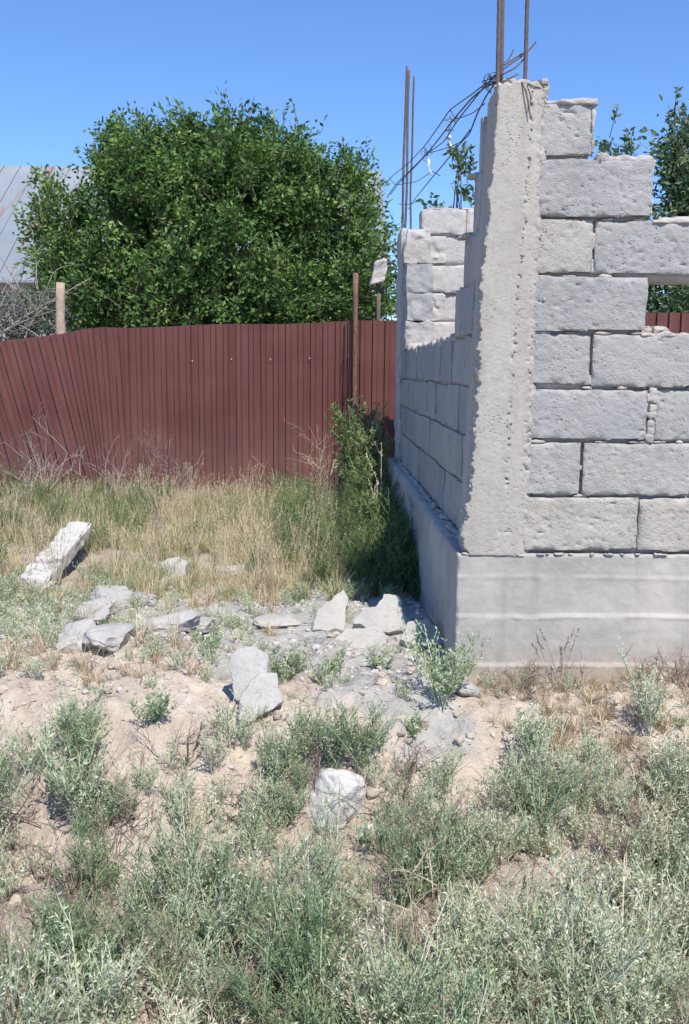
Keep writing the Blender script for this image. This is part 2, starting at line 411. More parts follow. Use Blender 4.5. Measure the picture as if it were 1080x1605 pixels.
# near column
def near_column():
    zt = PZ(810, 128, D0); zb = RZ[0]-.012
    lo = np.array([.531, D0-.018, zb]); hi = np.array([PX(847, 500, D0), D0+.2, zt])
    V, F = boxgrid(lo, hi, .0048)
    r = .005
    I = np.clip(V, lo+r, hi-r); d = V-I; N = d/np.maximum(np.linalg.norm(d, axis=1, keepdims=True), 1e-9); Q = I+N*r
    t = (Q[:, 2]-zb)/(zt-zb); u = (Q[:, 0]-lo[0])/(hi[0]-lo[0])
    front = (N[:, 1] < -.3)
    eL = np.exp(-u/.07)*(Q[:, 1] < D0+.06); eR = np.exp(-(1-u)/.08)
    f1 = fbm(Q, 95, 2, 72); f2 = fbm(Q, 42, 3, 73); f3 = fbm(Q, 14, 3, 74)
    sc_ = .60-.05*np.sin(t*5)+.02*fbm(np.stack([Q[:, 2], Q[:, 2]*0, Q[:, 2]*0], 1), 12, 2, 4)
    seam = np.exp(-((u-sc_)/.035)**2)*ss(.08, .25, t)
    D = .0012*fbm(Q, 9, 3, 71)
    D = D-front*.009*seam*ss(.3, .7, f1+.3*f2)
    D = D-front*.006*np.exp(-((u-.88)/.07)**2)*ss(.3, .8, f1+.3*f2)+front*.004*np.exp(-((u-.9)/.08)**2)*f2
    low = ss(.62, .2, t)*ss(.2, .45, u)
    D = D-front*.004*low*ss(.55, .95, f1+.4*f3)
    D = D-front*.0022*ss(.0, .3, u-.62)*ss(.15,0,u-.78)
    D = D+front*.0025*seam*ss(0, -.6, f2)
    Q = Q+N*D[:, None]
    zz = np.stack([Q[:, 0]*0, Q[:, 1]*.35, Q[:, 2]], 1)
    rag = .008*fbm(zz, 22, 4, 75)+.007*f1+.004*fbm(Q, 150, 1, 7)-.012*ss(.2, .8, fbm(zz, 13, 2, 76))
    Q[:, 0] += eL*rag*(.45+.75*ss(.95, .4, t))+t*.068*(1-u)
    Q[:, 0] += eR*front*(.012*fbm(zz, 16, 3, 81)+.005*f2)
    push = .034*np.exp(-np.maximum(1-u, 0)/.085)*(1+.35*fbm(Q, 20, 3, 83))+.008*np.exp(-np.maximum(1-u, 0)/.2)
    near = Q[:, 1] < D0+.04
    Q[:, 1] = np.where(near, np.maximum(Q[:, 1]+front*push, np.minimum(D0-.018+push, D0+.04)*(u > .9)+(-9)*(u <= .9)), Q[:, 1])
    Q[:, 2] += ss(.985, 1, t)*(.020*fbm(Q, 22, 3, 80)-.02*ss(.3, .0, u))
    return Q, F
# crumbs clinging to the column edges
cb = B(); cb.add(*near_column())
for k in range(26):
    t = rng.random(); z = RZ[0]+t*(2.15-RZ[0]-.03)
    if rng.random() < .7: x = .531+t*.068+rng.uniform(-.006, .012); y = D0-.018+rng.uniform(0, .03)
    else: x = PX(849, 500, D0)+rng.uniform(-.015, .012); y = D0-.005
    s = rng.uniform(.005, .014)
    V, F = rock((x, y, z), (s, s*.8, s*rng.uniform(.7, 1.6)), rng, n=4, cuts=3); cb.add(V, F)
for k in range(46):
    x = rng.uniform(XL+.06, XL+.21); s = rng.uniform(.012, .035)
    V, F = rock((x, D0+rng.uniform(-.01, .15), PZ(810, 128, D0)+rng.uniform(-.012, .006)), (s, s, s*.6), rng, n=5, cuts=4); cb.add(V, F)
V, F, T = cb.get()
colm = part('column', V, F, M_col, bld, sharp=42)

# front wall blocks
fw = B(); mo = B()
def block(b, lo, hi, seed, res=.0075, amp=.0013, jit=.003):
    r2 = np.random.default_rng(seed)
    lo = np.array(lo)+r2.uniform(-jit, jit, 3)*.8; hi = np.array(hi)+r2.uniform(-jit, jit, 3)*.8
    V, F = rbox(lo, hi, res, .003, amp, .0025, seed, .004)
    Z_ = np.zeros(len(V)); q1 = np.stack([V[:, 0], V[:, 1]*.4, V[:, 2]], 1)
    V[:, 2] += (V[:, 2] < lo[2]+.006)*.015*ss(-.1, .9, fbm(q1, 8, 4, seed+11))
    V[:, 2] -= (V[:, 2] > hi[2]-.006)*.005*ss(.1, .9, fbm(q1, 10, 4, seed+12))
    cc = (lo+hi)/2; hh = (hi-lo)/2
    e2 = np.minimum(hh[0]-np.abs(V[:, 0]-cc[0]), hh[2]-np.abs(V[:, 2]-cc[2])) if hh[0] > hh[1]*.9 else np.minimum(hh[1]-np.abs(V[:, 1]-cc[1]), hh[2]-np.abs(V[:, 2]-cc[2]))
    cor = np.hypot(np.maximum(0, .05-(hh[0]-np.abs(V[:, 0]-cc[0]))), np.maximum(0, .05-(hh[2]-np.abs(V[:, 2]-cc[2]))))/.05
    bite = ss(.25, .8, fbm(V, 19, 3, seed+13)+.45*cor)*np.exp(-np.maximum(e2, 0)/.010)
    V[:, 1] += (V[:, 1] < cc[1])*bite*.012
    f6 = fbm(V*np.array([1, 1, 1.6]), 62, 3, seed+14)
    V[:, 1] += (V[:, 1] < lo[1]+.02)*(.006*ss(.62, 1.0, f6)-.0012*ss(.2, 1., -f6))
    c = (np.array(lo)+hi)/2; a = r2.uniform(-.006, .006); V = V.copy()
    V[:, 2] += (V[:, 0]-c[0])*a+(V[:, 1]-c[1])*a; V[:, 1] += (V[:, 2]-c[2])*r2.uniform(-.02, .02)
    b.add(V, F, float(r2.random()))
cedge = PX(838, 500, D0)
rows = [  # joints (px) of every course from the bottom, None = wall end beyond the frame
    [None, 1000, 1172, 1345], [None, 912, 1085, 1258], [None, 1020, 1190, 1360], [None, 928, 1100, 1272],
    [None, 1016], [None, 931, 1104, 1277], [None, 1024], [None, 932]]
ends = {4: 1016, 6: 1024, 7: 932}
sd = 100
for i, js in enumerate(rows):
    ym = (rowpx[i]+rowpx[i+1])/2
    xs = [cedge]+[fx(j, ym) for j in js[1:]]
    gv = .004
    z0 = RZ[i]+.006; z1 = RZ[i+1]-.003
    for k in range(len(xs)-1):
        sd += 1
        w = .012 if i == 2 and k == 0 else 0
        yo = rng.uniform(-.006, .006)
        block(fw, (xs[k]+(gv if k else -.01)+(.010 if i == 2 and k == 1 else 0), D0+yo, z0+rng.uniform(-.003, .004)), (xs[k+1]-gv-w*.5, D0+.195, z1+rng.uniform(-.004, .003)), sd)
    V, F = rbox((cedge, D0+.030, RZ[i]-.012), (xs[-1]-(.014 if i in ends else 0), D0+.185-.003*(i%2), RZ[i+1]-.001 if i not in (7,) else RZ[i+1]-.01), .03, .004, .003, .002, sd+50); mo.add(V, F)
    for xv in xs[1:-1]:       # mortar partly filling the head joints
        z = RZ[i]+.01
        while z < RZ[i+1]-.03:
            L = rng.uniform(.015, .06)
            if rng.random() < .35:
                V, F = rbox((xv-.008, D0+.009, z), (xv+.008, D0+.05, z+L), .005, .004, .005, .003, int(rng.integers(1e5)), .005); mo.add(V, F)
            z += L+rng.uniform(.01, .05)
    # squeezed-out mortar in the bed joint, here and there
    x = cedge
    while x < min(xs[-1], 2.0):
        L = rng.uniform(.015, .07)
        if rng.random() < .42:
            V, F = rbox((x, D0+.007, RZ[i]-.006), (x+L, D0+.05, RZ[i]+.006), .005, .004, .006, .004, int(rng.integers(1e5)), .006)
            V[:, 2] = RZ[i]+(V[:, 2]-RZ[i])*(.4+np.sin(np.clip((V[:, 0]-x)/L, 0, 1)*3.14)*rng.uniform(.3, .8)); mo.add(V, F)
        x += L+rng.uniform(.02, .09)
# blocks right of the opening (outside the frame) carry the course above it
block(fw, (fx(1272, 478), D0, RZ[4]+.005), (fx(1440, 478), D0+.195, RZ[5]-.005), 190)
# mortar beds left on the open tops
for i, x0, x1 in ((7, 852, 930), (6, 932, 1022), (5, 1026, 1300), (4, 1018, 1300)):
    z = RZ[i+1] if i != 4 else RZ[4]
    xa, xb = fx(x0, 300), fx(x1, 300)
    V, F = rbox((xa, D0+.004, z-.012), (xb+.004, D0+.185, z+.004), .007, .004, .001, .001, int(i*7), 0)
    V[:, 2] += (V[:, 2] > z-.004)*(.016*ss(-.2, .8, fbm(V, 13, 4, i+40))-.003); V[:, 1] += (V[:, 1] < D0+.02)*.010*fbm(V, 24, 3, i+50); V[:, 0] += (V[:, 0] > xb-.01)*.008*fbm(V, 24, 3, i+60)
    mo.add(V, F)
# wide mortar joint in the third course, and lumps beside the opening
for k in range(16):
    z = RZ[2]+rng.random()*(RZ[3]-RZ[2]-.01); V, F = rock((fx(1022, 650)+rng.uniform(-.008, .008), D0+.012, z), (.03, .03, .035), rng, n=6, cuts=4); mo.add(V, F)
for k in range(9):
    V, F = rock((fx(rng.uniform(1018, 1055), 515), D0+.03+rng.uniform(0, .08), RZ[4]+.012), (.045, .05, .035), rng, n=8, cuts=4); mo.add(V, F)
for xq, i in ((1024, 6), (931, 7)):      # mortar smear left on the open ends
    xx = fx(xq, (rowpx[i]+rowpx[i+1])/2)
    V, F = rbox((xx-.006, D0+.012, RZ[i]+.02), (xx+.006, D0+.19, RZ[i+1]), .007, .003, .001, 0, 9, 0)
    V[:, 0] += (V[:, 0] > xx)*.014*fbm(V, 15, 4, i); V[:, 1] += (V[:, 1] < D0+.03)*.010*fbm(V, 20, 3, i+3); mo.add(V, F)
wf = fw.put('front_wall', M_block, bld, sharp=38)
V, F, T = mo.get(); c = part('mortar', V, F, M_mortar, bld); c.parent = wf

# side wall, running back
sw = B(); sm = B()
SZ = RZ
stepY = {0: None, 1: None, 2: None, 3: None, 4: 4.13, 5: 4.0, 6: 3.78, 7: 3.68}
sd = 400
for i in range(8):
    z0, z1 = SZ[i]+.004, SZ[i+1]-.004
    y0 = D0+.205
    segs = []
    yend = stepY[i] or YF-.02
    if i == 3: pass
    y = y0; first = .19 if i % 2 else .36
    k = 0
    while y < yend-.03:
        L = first if k == 0 else .4
        y2 = min(y+L, yend); segs.append((y, y2)); y = y2; k += 1
    for (a, b) in segs:
        sd += 1
        xo = rng.uniform(-.006, .006)+(.012 if i > 4 else 0)
        block(sw, (XL+.004+xo, a+.005, z0+rng.uniform(-.003, .003)), (XL+.2, b-.005, z1+rng.uniform(-.003, .003)), sd, .014, .004)
    zz = SZ[i+1]-.003
    V, F = rbox((XL+.016, y0, SZ[i]-.012), (XL+.19, yend-.012, zz), .05, .004, .003, .002, sd+60); sm.add(V, F)
# stub of courses still standing against the far column
for i, ya in ((4, 6.60), (5, 6.62), (6, 6.66), (7, 6.80)):
    sd += 1
    block(sw, (XL+.0+rng.uniform(-.006, .006), ya, SZ[i]+.002), (XL+.19, YF-.004, SZ[i+1]-.001), sd, .012, .012)
for k in range(0):
    i = rng.integers(4, 7); V, F = rock((XL+rng.uniform(.0, .17), 6.60+rng.uniform(-.01, .02)+(.04 if i == 6 else 0), SZ[4]+rng.random()*(SZ[7]-SZ[4])), (rng.uniform(.03, .09), .02, rng.uniform(.02, .06)), rng, n=8, cuts=4); sm.add(V, F)
# mortar along the open top of the low stretch, standing up in ragged teeth
y = 4.15
while y < 6.58:
    L = rng.uniform(.03, .12)
    if not (5.93 < y+L*.5 < 6.12):
        h = rng.uniform(.004, .03)*(1.6 if rng.random() < .2 else 1)
        V, F = rbox((XL+.006, y, SZ[4]-.01), (XL+.19, y+L, SZ[4]+h), .018, .008, .006, .003, int(rng.integers(1e5)), .008); sm.add(V, F)
    y += L
for i, yy in ((4, 4.0), (5, 3.85), (6, 3.7)):
    for k in range(8):
        V, F = rock((XL+rng.uniform(0, .1), yy+rng.uniform(0, .14), SZ[i+1]+.002), (.05, .05, .022), rng, n=6, cuts=4); sm.add(V, F)
# crumbs under the first course on the foundation ledge
for k in range(140):
    yy = rng.uniform(3.5, 6.9); s = rng.uniform(.01, .035)
    V, F = rock((XL-rng.uniform(-.002, .02), yy, SZ[0]+.0), (s, s, s*.6), rng, n=4, cuts=3); sm.add(V, F)
ws = sw.put('side_wall', M_block, bld, sharp=38)
V, F, T = sm.get(); c = part('mortar', V, F, M_mortar, bld); c.parent = ws

# far cross wall + far column
rw = B(); rm = B()
FZ = [EYE+z for z in (-.663, -.466, -.262, -.06, .145, .365, .572, .775, .98, 1.17)]
for i in range(9):
    z0, z1 = FZ[i]+.004, FZ[i+1]-.004
    xs = [.755, PX(701, 400, YF), PX(701, 400, YF)+.4, 1.36] if i % 2 else [.755, 1.06, 1.36]
    if i == 8: xs = [.69, 1.02, 1.22]
    for k in range(len(xs)-1):
        sd += 1
        if xs[k+1]-xs[k] < .05: continue
        yo = (.02 if (i % 2 and k == 1) else 0)+rng.uniform(-.004, .004)
        block(rw, (xs[k]+.005, YF+yo, z0), (xs[k+1]-.005, YF+.19, z1), sd, .014, .004)
    V, F = rbox((.74 if i < 8 else .7, YF+.022, FZ[i]-.004), (xs[-1]-.01, YF+.18, FZ[i+1]-.006), .05, .004, .003, .002, sd+3); rm.add(V, F)
for k in range(26):
    V, F = rock((rng.uniform(.75, 1.2), YF+.05, FZ[9]+.0), (.06, .06, .02), rng, n=6, cuts=4); rm.add(V, F)
wr = rw.put('rear_wall', M_block_old, bld, sharp=38)
V, F, T = rm.get(); c = part('mortar', V, F, M_mortar, bld); c.parent = wr
zt2 = PZ(640, 358, YF)
V, F = rbox((XL-.018, YF-.008, fz), (.765, YF+.33, zt2), .012, .012, .010, .006, 888, .016)
V[:, 1] -= .03*np.maximum(0, fbm(V, 9, 3, 889))*(V[:, 1] < YF+.1)
fcol = part('column', V, F, M_block_old, bld)

# rebar
def bar(p0, p1, r, parent, name='rebar', wob=.004, seed=0):
    t = np.linspace(0, 1, 26)[:, None]; p = np.array(p0)*(1-t)+np.array(p1)*t
    p = p+wob*np.stack([fbm(p, 1.6, 2, seed), fbm(p, 1.6, 2, seed+1), p[:, 0]*0], 1)*np.minimum(1, t*4)
    rr = r*(1+.10*(np.arange(26) % 2))
    V, F, T = tube(p, rr, 6); o = part(name, V, F, M_rebar, bld); o.parent = parent; return o
zc = PZ(810, 128, D0)-.08
for n_, (xa, ya, xb, yb, dd, r) in enumerate(((781, 130, 784, -70, D0+.03, .0075), (787, 130, 790, -70, D0+.055, .007), (822, 130, 829, -70, D0+.05, .0068), (806, 135, 0, 0, D0+.16, 0))):
    if r == 0: continue
    a = P(xa, ya, dd); a[2] = zc; bar(a, P(xb, yb, dd), r, colm, seed=n_*5, wob=.006)
for n_, (xa, ya, xb, yb, dd) in enumerate(((631, 350, 638, 104, YF+.08), (635, 350, 642, 110, YF+.14), (644, 350, 649, 120, YF+.2))):
    a = P(xa, ya, dd); a[2] = zt2-.05; bar(a, P(xb, yb, dd), .0085 if n_ < 2 else .007, fcol, seed=60+n_*5, wob=.008)
# sagging reinforcement cage between the columns
cage = B()
def lerpD(x): # depth of the cage at that place in the line between the columns
    return np.interp(x, [600, 790], [7.1, 3.5])
def wire(pts, r=.0042, off=0):
    p = []
    for q in pts:
        d = q[2] if len(q) > 2 else None
        s = (q[0]-510)/.62 if d is None else 0
        D = d if d else min(7.4, FPX/max(s, 1))
        p.append(P(q[0], q[1], D+off))
    p = np.array(p); tt = np.linspace(0, len(p)-1, len(p)*6)
    p = np.stack([np.interp(tt, np.arange(len(p)), p[:, k]) for k in range(3)], 1)
    for _ in range(2): p[1:-1] = (p[:-2]+p[1:-1]*2+p[2:])/4
    cage.add(*tube(p, r*.72, 4))
wire([(790, 125, D0+.05), (762, 130, 3.6), (742, 146), (705, 172), (690, 195), (664, 231), (640, 256), (611, 279, 7.2), (603, 292, 7.4)])
wire([(800, 122, D0+.05), (765, 133, 3.6), (740, 153), (712, 186), (690, 215), (670, 240), (640, 270), (622, 287, 7.2), (606, 310, 7.4)], .005)
wire([(840, 66, D0+.12), (824, 84, D0+.1), (800, 100, D0+.05), (780, 115, D0+.05), (757, 138, 3.7), (716, 190), (696, 222), (668, 242), (650, 262), (627, 285, 7.2), (612, 305, 7.4)])
wire([(822, 92, D0+.08), (808, 106, D0+.05), (785, 118, D0+.03), (762, 150, 3.75), (748, 178), (736, 210), (720, 226), (695, 258), (680, 275), (650, 312, 7.1), (640, 328, 7.1)])
wire([(760, 162, 3.75), (740, 178), (715, 187), (706, 173)], .0035)
wire([(737, 203), (722, 223), (700, 232), (672, 240), (664, 231)], .0035)
wire([(690, 276), (678, 268), (655, 284), (640, 287), (620, 290), (611, 280)], .0035)
wire([(657, 314), (645, 320), (625, 320)], .0035)
wire([(805, 78, D0+.1), (797, 94, D0+.1), (790, 98, D0+.05)], .003)
wire([(826, 80, D0+.1), (812, 88, D0+.08), (790, 102, D0+.05)], .004)
wire([(812, 116, D0+.03), (800, 122, D0), (788, 128, D0-.02)], .004)
wire([(818, 128, D0-.02), (825, 146, D0-.03), (831, 180, D0-.03)], .0035)
wire([(827, 130, D0-.02), (836, 135, D0-.02), (848, 138, D0-.01)], .003)
wire([(826, 134, D0-.025), (832, 150, D0-.03), (831, 165, D0-.03)], .003)
for (x, y) in ((762, 132), (712, 190), (702, 205), (670, 240), (668, 245), (766, 128), (773, 122)):
    q = P(x, y, min(7, FPX/((x-510)/.62)) if x < 755 else 3.55)
    for k in range(5):
        t = np.linspace(0, 1, 8)[:, None]; a = q+rng.normal(size=3)*.012; b = q+rng.normal(size=3)*.022; m_ = q+rng.normal(size=3)*.03
        cage.add(*tube(a*(1-t)**2+2*m_*t*(1-t)+b*t*t, .0016, 4))
V, F, T = cage.get(); part('rebar_cage', V, F, M_rebar, bld)

# plastic strips hanging from the cage
for n_, (x0, y0, x1, y1, lb) in enumerate(((670, 248, 675, 274, 'white plastic strip hanging from the sagging wires, the lower and longer of two'), (703, 212, 706, 230, 'short white plastic strip hanging from the sagging wires close to the corner column'))):
    D = min(7, FPX/((x0-510)/.62)); a, b = P(x0, y0, D), P(x1, y1, D)
    t = np.linspace(0, 1, 10)[:, None]; p = a*(1-t)+b*t+.004*np.sin(t*9)*np.array([1, .4, 0])
    V, F, T = tube(p, .0065+.003*np.sin(np.linspace(0, 7, 10)), 6)
    o = mesh('plastic_strip', V-a, F, M_plastic); o.location = a.tolist(); tag(o, lb, 'plastic strip', 'plastic strips on the wires')

# ------------------------------------------------------------------ fence
YFN = 8.2
def sheet(x0, x1, z0, z1f, period=.108, depth=.024, nz=26, seed=0):
    xs = []; x = x0; off = []
    prof = [(0, 0), (.52, 0), (.58, 1), (.90, 1), (1.0, 0)]
    while x < x1:
        for (u, d) in prof[:-1]:
            xs.append(x+u*period); off.append(d)
        x += period
    xs += [x, x+.3*period]; off += [0, 0]
    xs = np.array(xs); off = np.array(off, float)
    X, K = np.meshgrid(xs, np.linspace(0, 1, nz), indexing='ij'); O = np.repeat(off[:, None], nz, 1)
    Z = z0+(z1f(X)-z0)*K
    Q = np.stack([X.ravel(), Z.ravel(), X.ravel()*0], 1)
    Yy = -O.ravel()*depth+.012*fbm(Q, .9, 3, seed)+.003*fbm(Q, 5, 2, seed+4)
    V = np.stack([X.ravel(), Yy, Z.ravel()], 1); V2 = V.copy(); V2[:, 1] += .0012
    i = np.arange(X.size).reshape(X.shape)
    F = np.stack([i[:-1, :-1], i[1:, :-1], i[1:, 1:], i[:-1, 1:]], -1).reshape(-1, 4)
    n = len(V); rim = []
    for a in (i[0, :], i[-1, :], i[:, 0], i[:, -1]):
        rim.append(np.stack([a[:-1], a[1:], a[1:]+n, a[:-1]+n], 1))
    return np.concatenate([V, V2]), np.concatenate([F, F[:, ::-1]+n]+rim)
zf = lambda x: PZ(615, 503, YFN)+0*x+.012*np.sin(x*2.1)
fl = PX(163, 513, YFN)
fence = empty('fence', (fl, YFN, 0), 'long brown ribbed metal sheet fence running behind the lot', 'fence')
zL, zR, zRR = PZ(170, 514, YFN), PZ(610, 502.5, YFN), PZ(1060, 490, YFN)
def topz(x):
    return np.interp(x, [fl, PX(610, 502, YFN), PX(1060, 490, YFN), 9], [zL, zR, zRR, zRR+.2])+.006*np.sin(x*5.1)
x = fl; k = 0
while x < 6.5:
    w = .108*10
    V, F = sheet(x, x+w-.001, -.15, topz, seed=k*9); V[:, 1] += YFN+.001*(k % 2)
    part('sheet_panel', V, F, M_fence, fence, smooth=False); x += w; k += 1
# screws
sc = B()
for x in np.arange(fl+.08, 2.6, .34):
    z = float(topz(x))-.30+rng.uniform(-.01, .01)
    V, F = rock((x, YFN-.016, z), (.009, .01, .009), rng, n=4, cuts=0); part('screw', V, F, M_plastic, fence)
for zz in (.35, 1.2):
    V, F = rbox((fl, YFN+.03, zz), (6.5, YFN+.06, zz+.03), .5, .003, .0, 0, 1); part('rail', V, F, M_rust, fence, smooth=False)
# leaning panels at the left, sheared over
lean = empty('fence', (fl, YFN-.03, 0), 'slumped brown ribbed metal fence section at the left edge, its ribs leaning', 'fence')
ang = math.radians(13.5)
def rot_in_plane(V, px, pz, a):
    x = V[:, 0]-px; z = V[:, 2]-pz; V = V.copy()
    V[:, 0] = px+x*math.cos(a)+z*math.sin(a)*1.0; V[:, 2] = pz-x*math.sin(a)*-1.0*1.0+z*math.cos(a); 
    return V
pt = P(158, 513, YFN)
for k in range(3):
    V, F = sheet(-1.06*(k+1)+.0, -1.06*k+.05, -1.55, lambda x: -.010*np.abs(np.sin(x*3)), seed=90+k)
    x, z = V[:, 0].copy(), V[:, 2].copy()
    # the top edge falls to the left and the ribs fan out, tops to the left
    a = math.radians(2.5)+math.radians(10.5)*ss(.05, -.55, x); dn = -z; tl = math.radians(7.8)*ss(.1, -.35, x)
    V[:, 0] = pt[0]+.03+x+np.sin(a)*dn
    V[:, 2] = pt[2]+x*np.tan(tl)-np.cos(a)*dn
    V[:, 1] += YFN-.03-.008*k+.02*fbm(V, 1.2, 2, 5)
    part('sheet_panel', V, F, M_fence, lean, smooth=False)
# rusty fence post in front
a = P(557, 603, YFN-.05); a[2] = -.2; b = P(557.5, 428, YFN-.05)
V, F, T = tube(np.linspace(a, b, 12), .024, 8)
V[:, 2] += 0
o = mesh('fence_post', V-a, F, M_rust); o.location = a.tolist(); tag(o, 'rusty steel post standing up above the brown fence near the block wall', 'post')

# ------------------------------------------------------------------ house behind
hr = P(597, 264, 16.0); he = P(150, 441, 13.0)
house = empty('house', (hr[0], 13.6, 0), 'old low house with a weathered grey zinc roof behind the tree', 'house')
zr, ze = P(0, 260, 16)[2], he[2]
xl, xr = -11., hr[0]
rb = B(); nseg = 44
for k in range(nseg):
    x0 = xl+(xr-xl)*k/nseg; x1 = xl+(xr-xl)*(k+1)/nseg
    for (ya, za, yb, zb) in ((13.0, ze, 16.0, zr), (19.0, ze, 16.0, zr)):
        d = .02 if k % 1 == 0 else 0
        t = .03
        A = np.array([[x0+.004, ya, za+.004*(k % 3)], [x1, ya, za+.004*(k % 3)], [x1, yb, zb], [x0+.004, yb, zb]])
        Vb = np.concatenate([A, A-np.array([0, 0, t])])
        Fb = np.array([[0, 1, 2, 3], [7, 6, 5, 4], [0, 4, 5, 1], [1, 5, 6, 2], [2, 6, 7, 3], [3, 7, 4, 0]])
        rb.add(Vb, Fb)
        s = np.array([[x0, ya, za+.01], [x0+.03, ya, za+.01], [x0+.03, yb, zb+.01], [x0, yb, zb+.01]])
        s2 = s+np.array([0, 0, .012]); Vb = np.concatenate([s2, s]); rb.add(Vb, Fb)
V, F, T = rb.get(); part('roof', V, F, M_roof, house, smooth=False)
V, F = rbox((xl+.2, 13.45, -.3), (xr-.25, 18.55, ze+.05), .4, .01, .005, 0, 9); part('wall', V, F, M_house, house, smooth=False)
g = np.array([[xr-.25, 13.4, ze], [xr-.25, 18.6, ze], [xr-.25, 16, zr-.08], [xr-.25, 16, zr-.08]]); g2 = g-np.array([.15, 0, 0])
V = np.concatenate([g, g2]); F = np.array([[0, 1, 2, 3], [7, 6, 5, 4], [0, 4, 5, 1], [1, 5, 6, 2], [3, 7, 4, 0]]); part('gable', V, F, M_house, house, smooth=False)
M_dark = metal_mat('dark_glass', (.02, .022, .028), (.04, .045, .05), .15, 5)
for x in (-5.2, -2.6):
    V, F = rbox((x, 13.40, 1.0), (x+1.1, 13.47, 2.1), .3, .01, 0, 0, 2); w = part('window', V, F, M_dark, house, smooth=False)

# ------------------------------------------------------------------ trees
M_leaf = leafmat('tree_leaf', [(0, (.05, .105, .034)), (.5, (.125, .225, .065)), (.85, (.20, .32, .095)), (1, (.30, .39, .14))], .34, .55, .25)
M_leaf2 = leafmat('pale_tree_leaf', [(0, (.07, .13, .06)), (.6, (.14, .22, .11)), (1, (.23, .30, .16))], .28, .45, .4)
def tree(name, root, lobes, nspray, perspray, leafL, mat, seed, keep=None, tr=.09, shell=.55, twig=.5, tops=60, branches=True):
    r = np.random.default_rng(seed); base = np.array(root.location)
    C = np.array([l[0] for l in lobes], float); Rr = np.array([l[1] for l in lobes], float)
    vol = Rr.prod(1)**.72; vol /= vol.sum()
    lb = B(); bb = B()
    top = C[:, 2].mean()
    fork = base+np.array([0, 0, max(.3, (C[0, 2]-base[2])*.35)])
    bb.add(*tube(np.array([base-[0, 0, .2], base+(fork-base)*.5+[.03, .02, 0], fork]), [tr, tr*.85, tr*.8], 8))
    ss_ = []
    while len(ss_) < nspray:
        k = r.choice(len(lobes), p=vol); d = r.normal(size=3); d /= np.linalg.norm(d)
        rad = (shell+(1-shell)*r.random()**.6) if r.random() < .82 else r.random()
        lump = 1+.16*float(fbm((d*1.9+k*7)[None], 1.3, 2, seed)[0])
        p = C[k]+Rr[k]*d*rad*lump
        if p[2] < base[2]+.25: continue
        ss_.append((p, d, k))
    limbs = []
    if branches:
        for k in range(len(lobes)):
            for j in range(3):
                e = C[k]+Rr[k]*.4*r.normal(size=3)*.5+[0, .3, 0]; t = np.linspace(0, 1, 9)[:, None]
                mid = (fork+e)/2+r.normal(size=3)*.12+[0, 0, -.1]
                q = fork*(1-t)**2+2*mid*t*(1-t)+e*t*t; bb.add(*tube(q, np.linspace(tr*.5, tr*.12, 9), 5)); limbs.append(q)
    LQ = np.concatenate(limbs) if limbs else fork[None]
    for (p, d, k) in ss_:
        up = np.array([0, 0, 1.]); g = d*.75+up*.45+r.normal(size=3)*.38; g /= np.linalg.norm(g)
        L = twig*r.uniform(.6, 1.25)
        if keep is not None and not keep(p): continue
        n = int(perspray*r.uniform(.7, 1.3)); t = r.random(n)**.8
        sub = r.integers(0, 5, n); sd_ = r.normal(size=(5, 3))*.5
        ctr = p-g*L*.5
        pos = ctr+g*L*t[:, None]+sd_[sub]*L*.36*t[:, None]+r.normal(size=(n, 3))*L*.075
        pos[:, 2] -= .10*L*t**2
        dr = g+sd_[sub]*.9+r.normal(size=(n, 3))*.75-np.array([0, 0, .35])
        ti = np.clip(.44+.26*r.normal()+.16*r.normal(size=n), 0, 1)
        if keep is not None:
            m_ = np.array([keep(q) for q in pos]); pos, dr, ti = pos[m_], dr[m_], ti[m_]
        if len(pos): lb.add(*leaves(pos, dr, leafL*r.uniform(.6, 1.25, len(pos)), leafL*r.uniform(.18, .27, len(pos)), r, .35, ti))
        if r.random() < .16 and branches:
            j = np.argmin(((LQ-ctr)**2).sum(1)); t3 = np.linspace(0, 1, 5)[:, None]
            bb.add(*tube(LQ[j]*(1-t3)+ctr*t3-np.array([0, 0, .06])*np.sin(t3*3.14), np.linspace(tr*.14, tr*.06, 5), 4))
        bb.add(*tube(np.array([ctr, ctr+g*L*.5, ctr+g*L*.95]), [tr*.07, tr*.05, tr*.02], 3))
    for _ in range(tops):       # loose shoots breaking the outline
        k = r.choice(len(lobes), p=vol); d = r.normal(size=3); d[2] = abs(d[2])+.5; d /= np.linalg.norm(d)
        p = C[k]+Rr[k]*d*.98; g = d*.5+np.array([0, 0, .8])+r.normal(size=3)*.3; g /= np.linalg.norm(g); L = r.uniform(.25, .5)*twig/.5
        n = int(r.integers(12, 26)); t = np.sort(r.random(n)); cv = r.normal(size=3)*.12
        pos = p+g*L*t[:, None]+cv*L*(t**2)[:, None]; dr = g*.5+r.normal(size=(n, 3))
        lb.add(*leaves(pos, dr, leafL*r.uniform(.55, 1., n), leafL*.2, r, .35, np.clip(.5+.2*r.normal(size=n), 0, 1)))
        bb.add(*tube(np.array([p-g*.15, p+g*L*.5+cv*L*.25, p+g*L+cv*L]), [.006, .005, .002], 3))
    bb.put('trunk', M_bark, root); lb.put('crown', mat, root, smooth=False)
def lobe(px, py, D, rx, ry, rd): # size in px at that depth
    s = D/FPX; return (P(px, py, D), (rx*s, rd, ry*s))
TD = 10.7
root = empty('leafy_tree', P(330, 580, TD)*[1, 1, 0], 'large rounded dark green fruit tree behind the brown fence', 'tree')
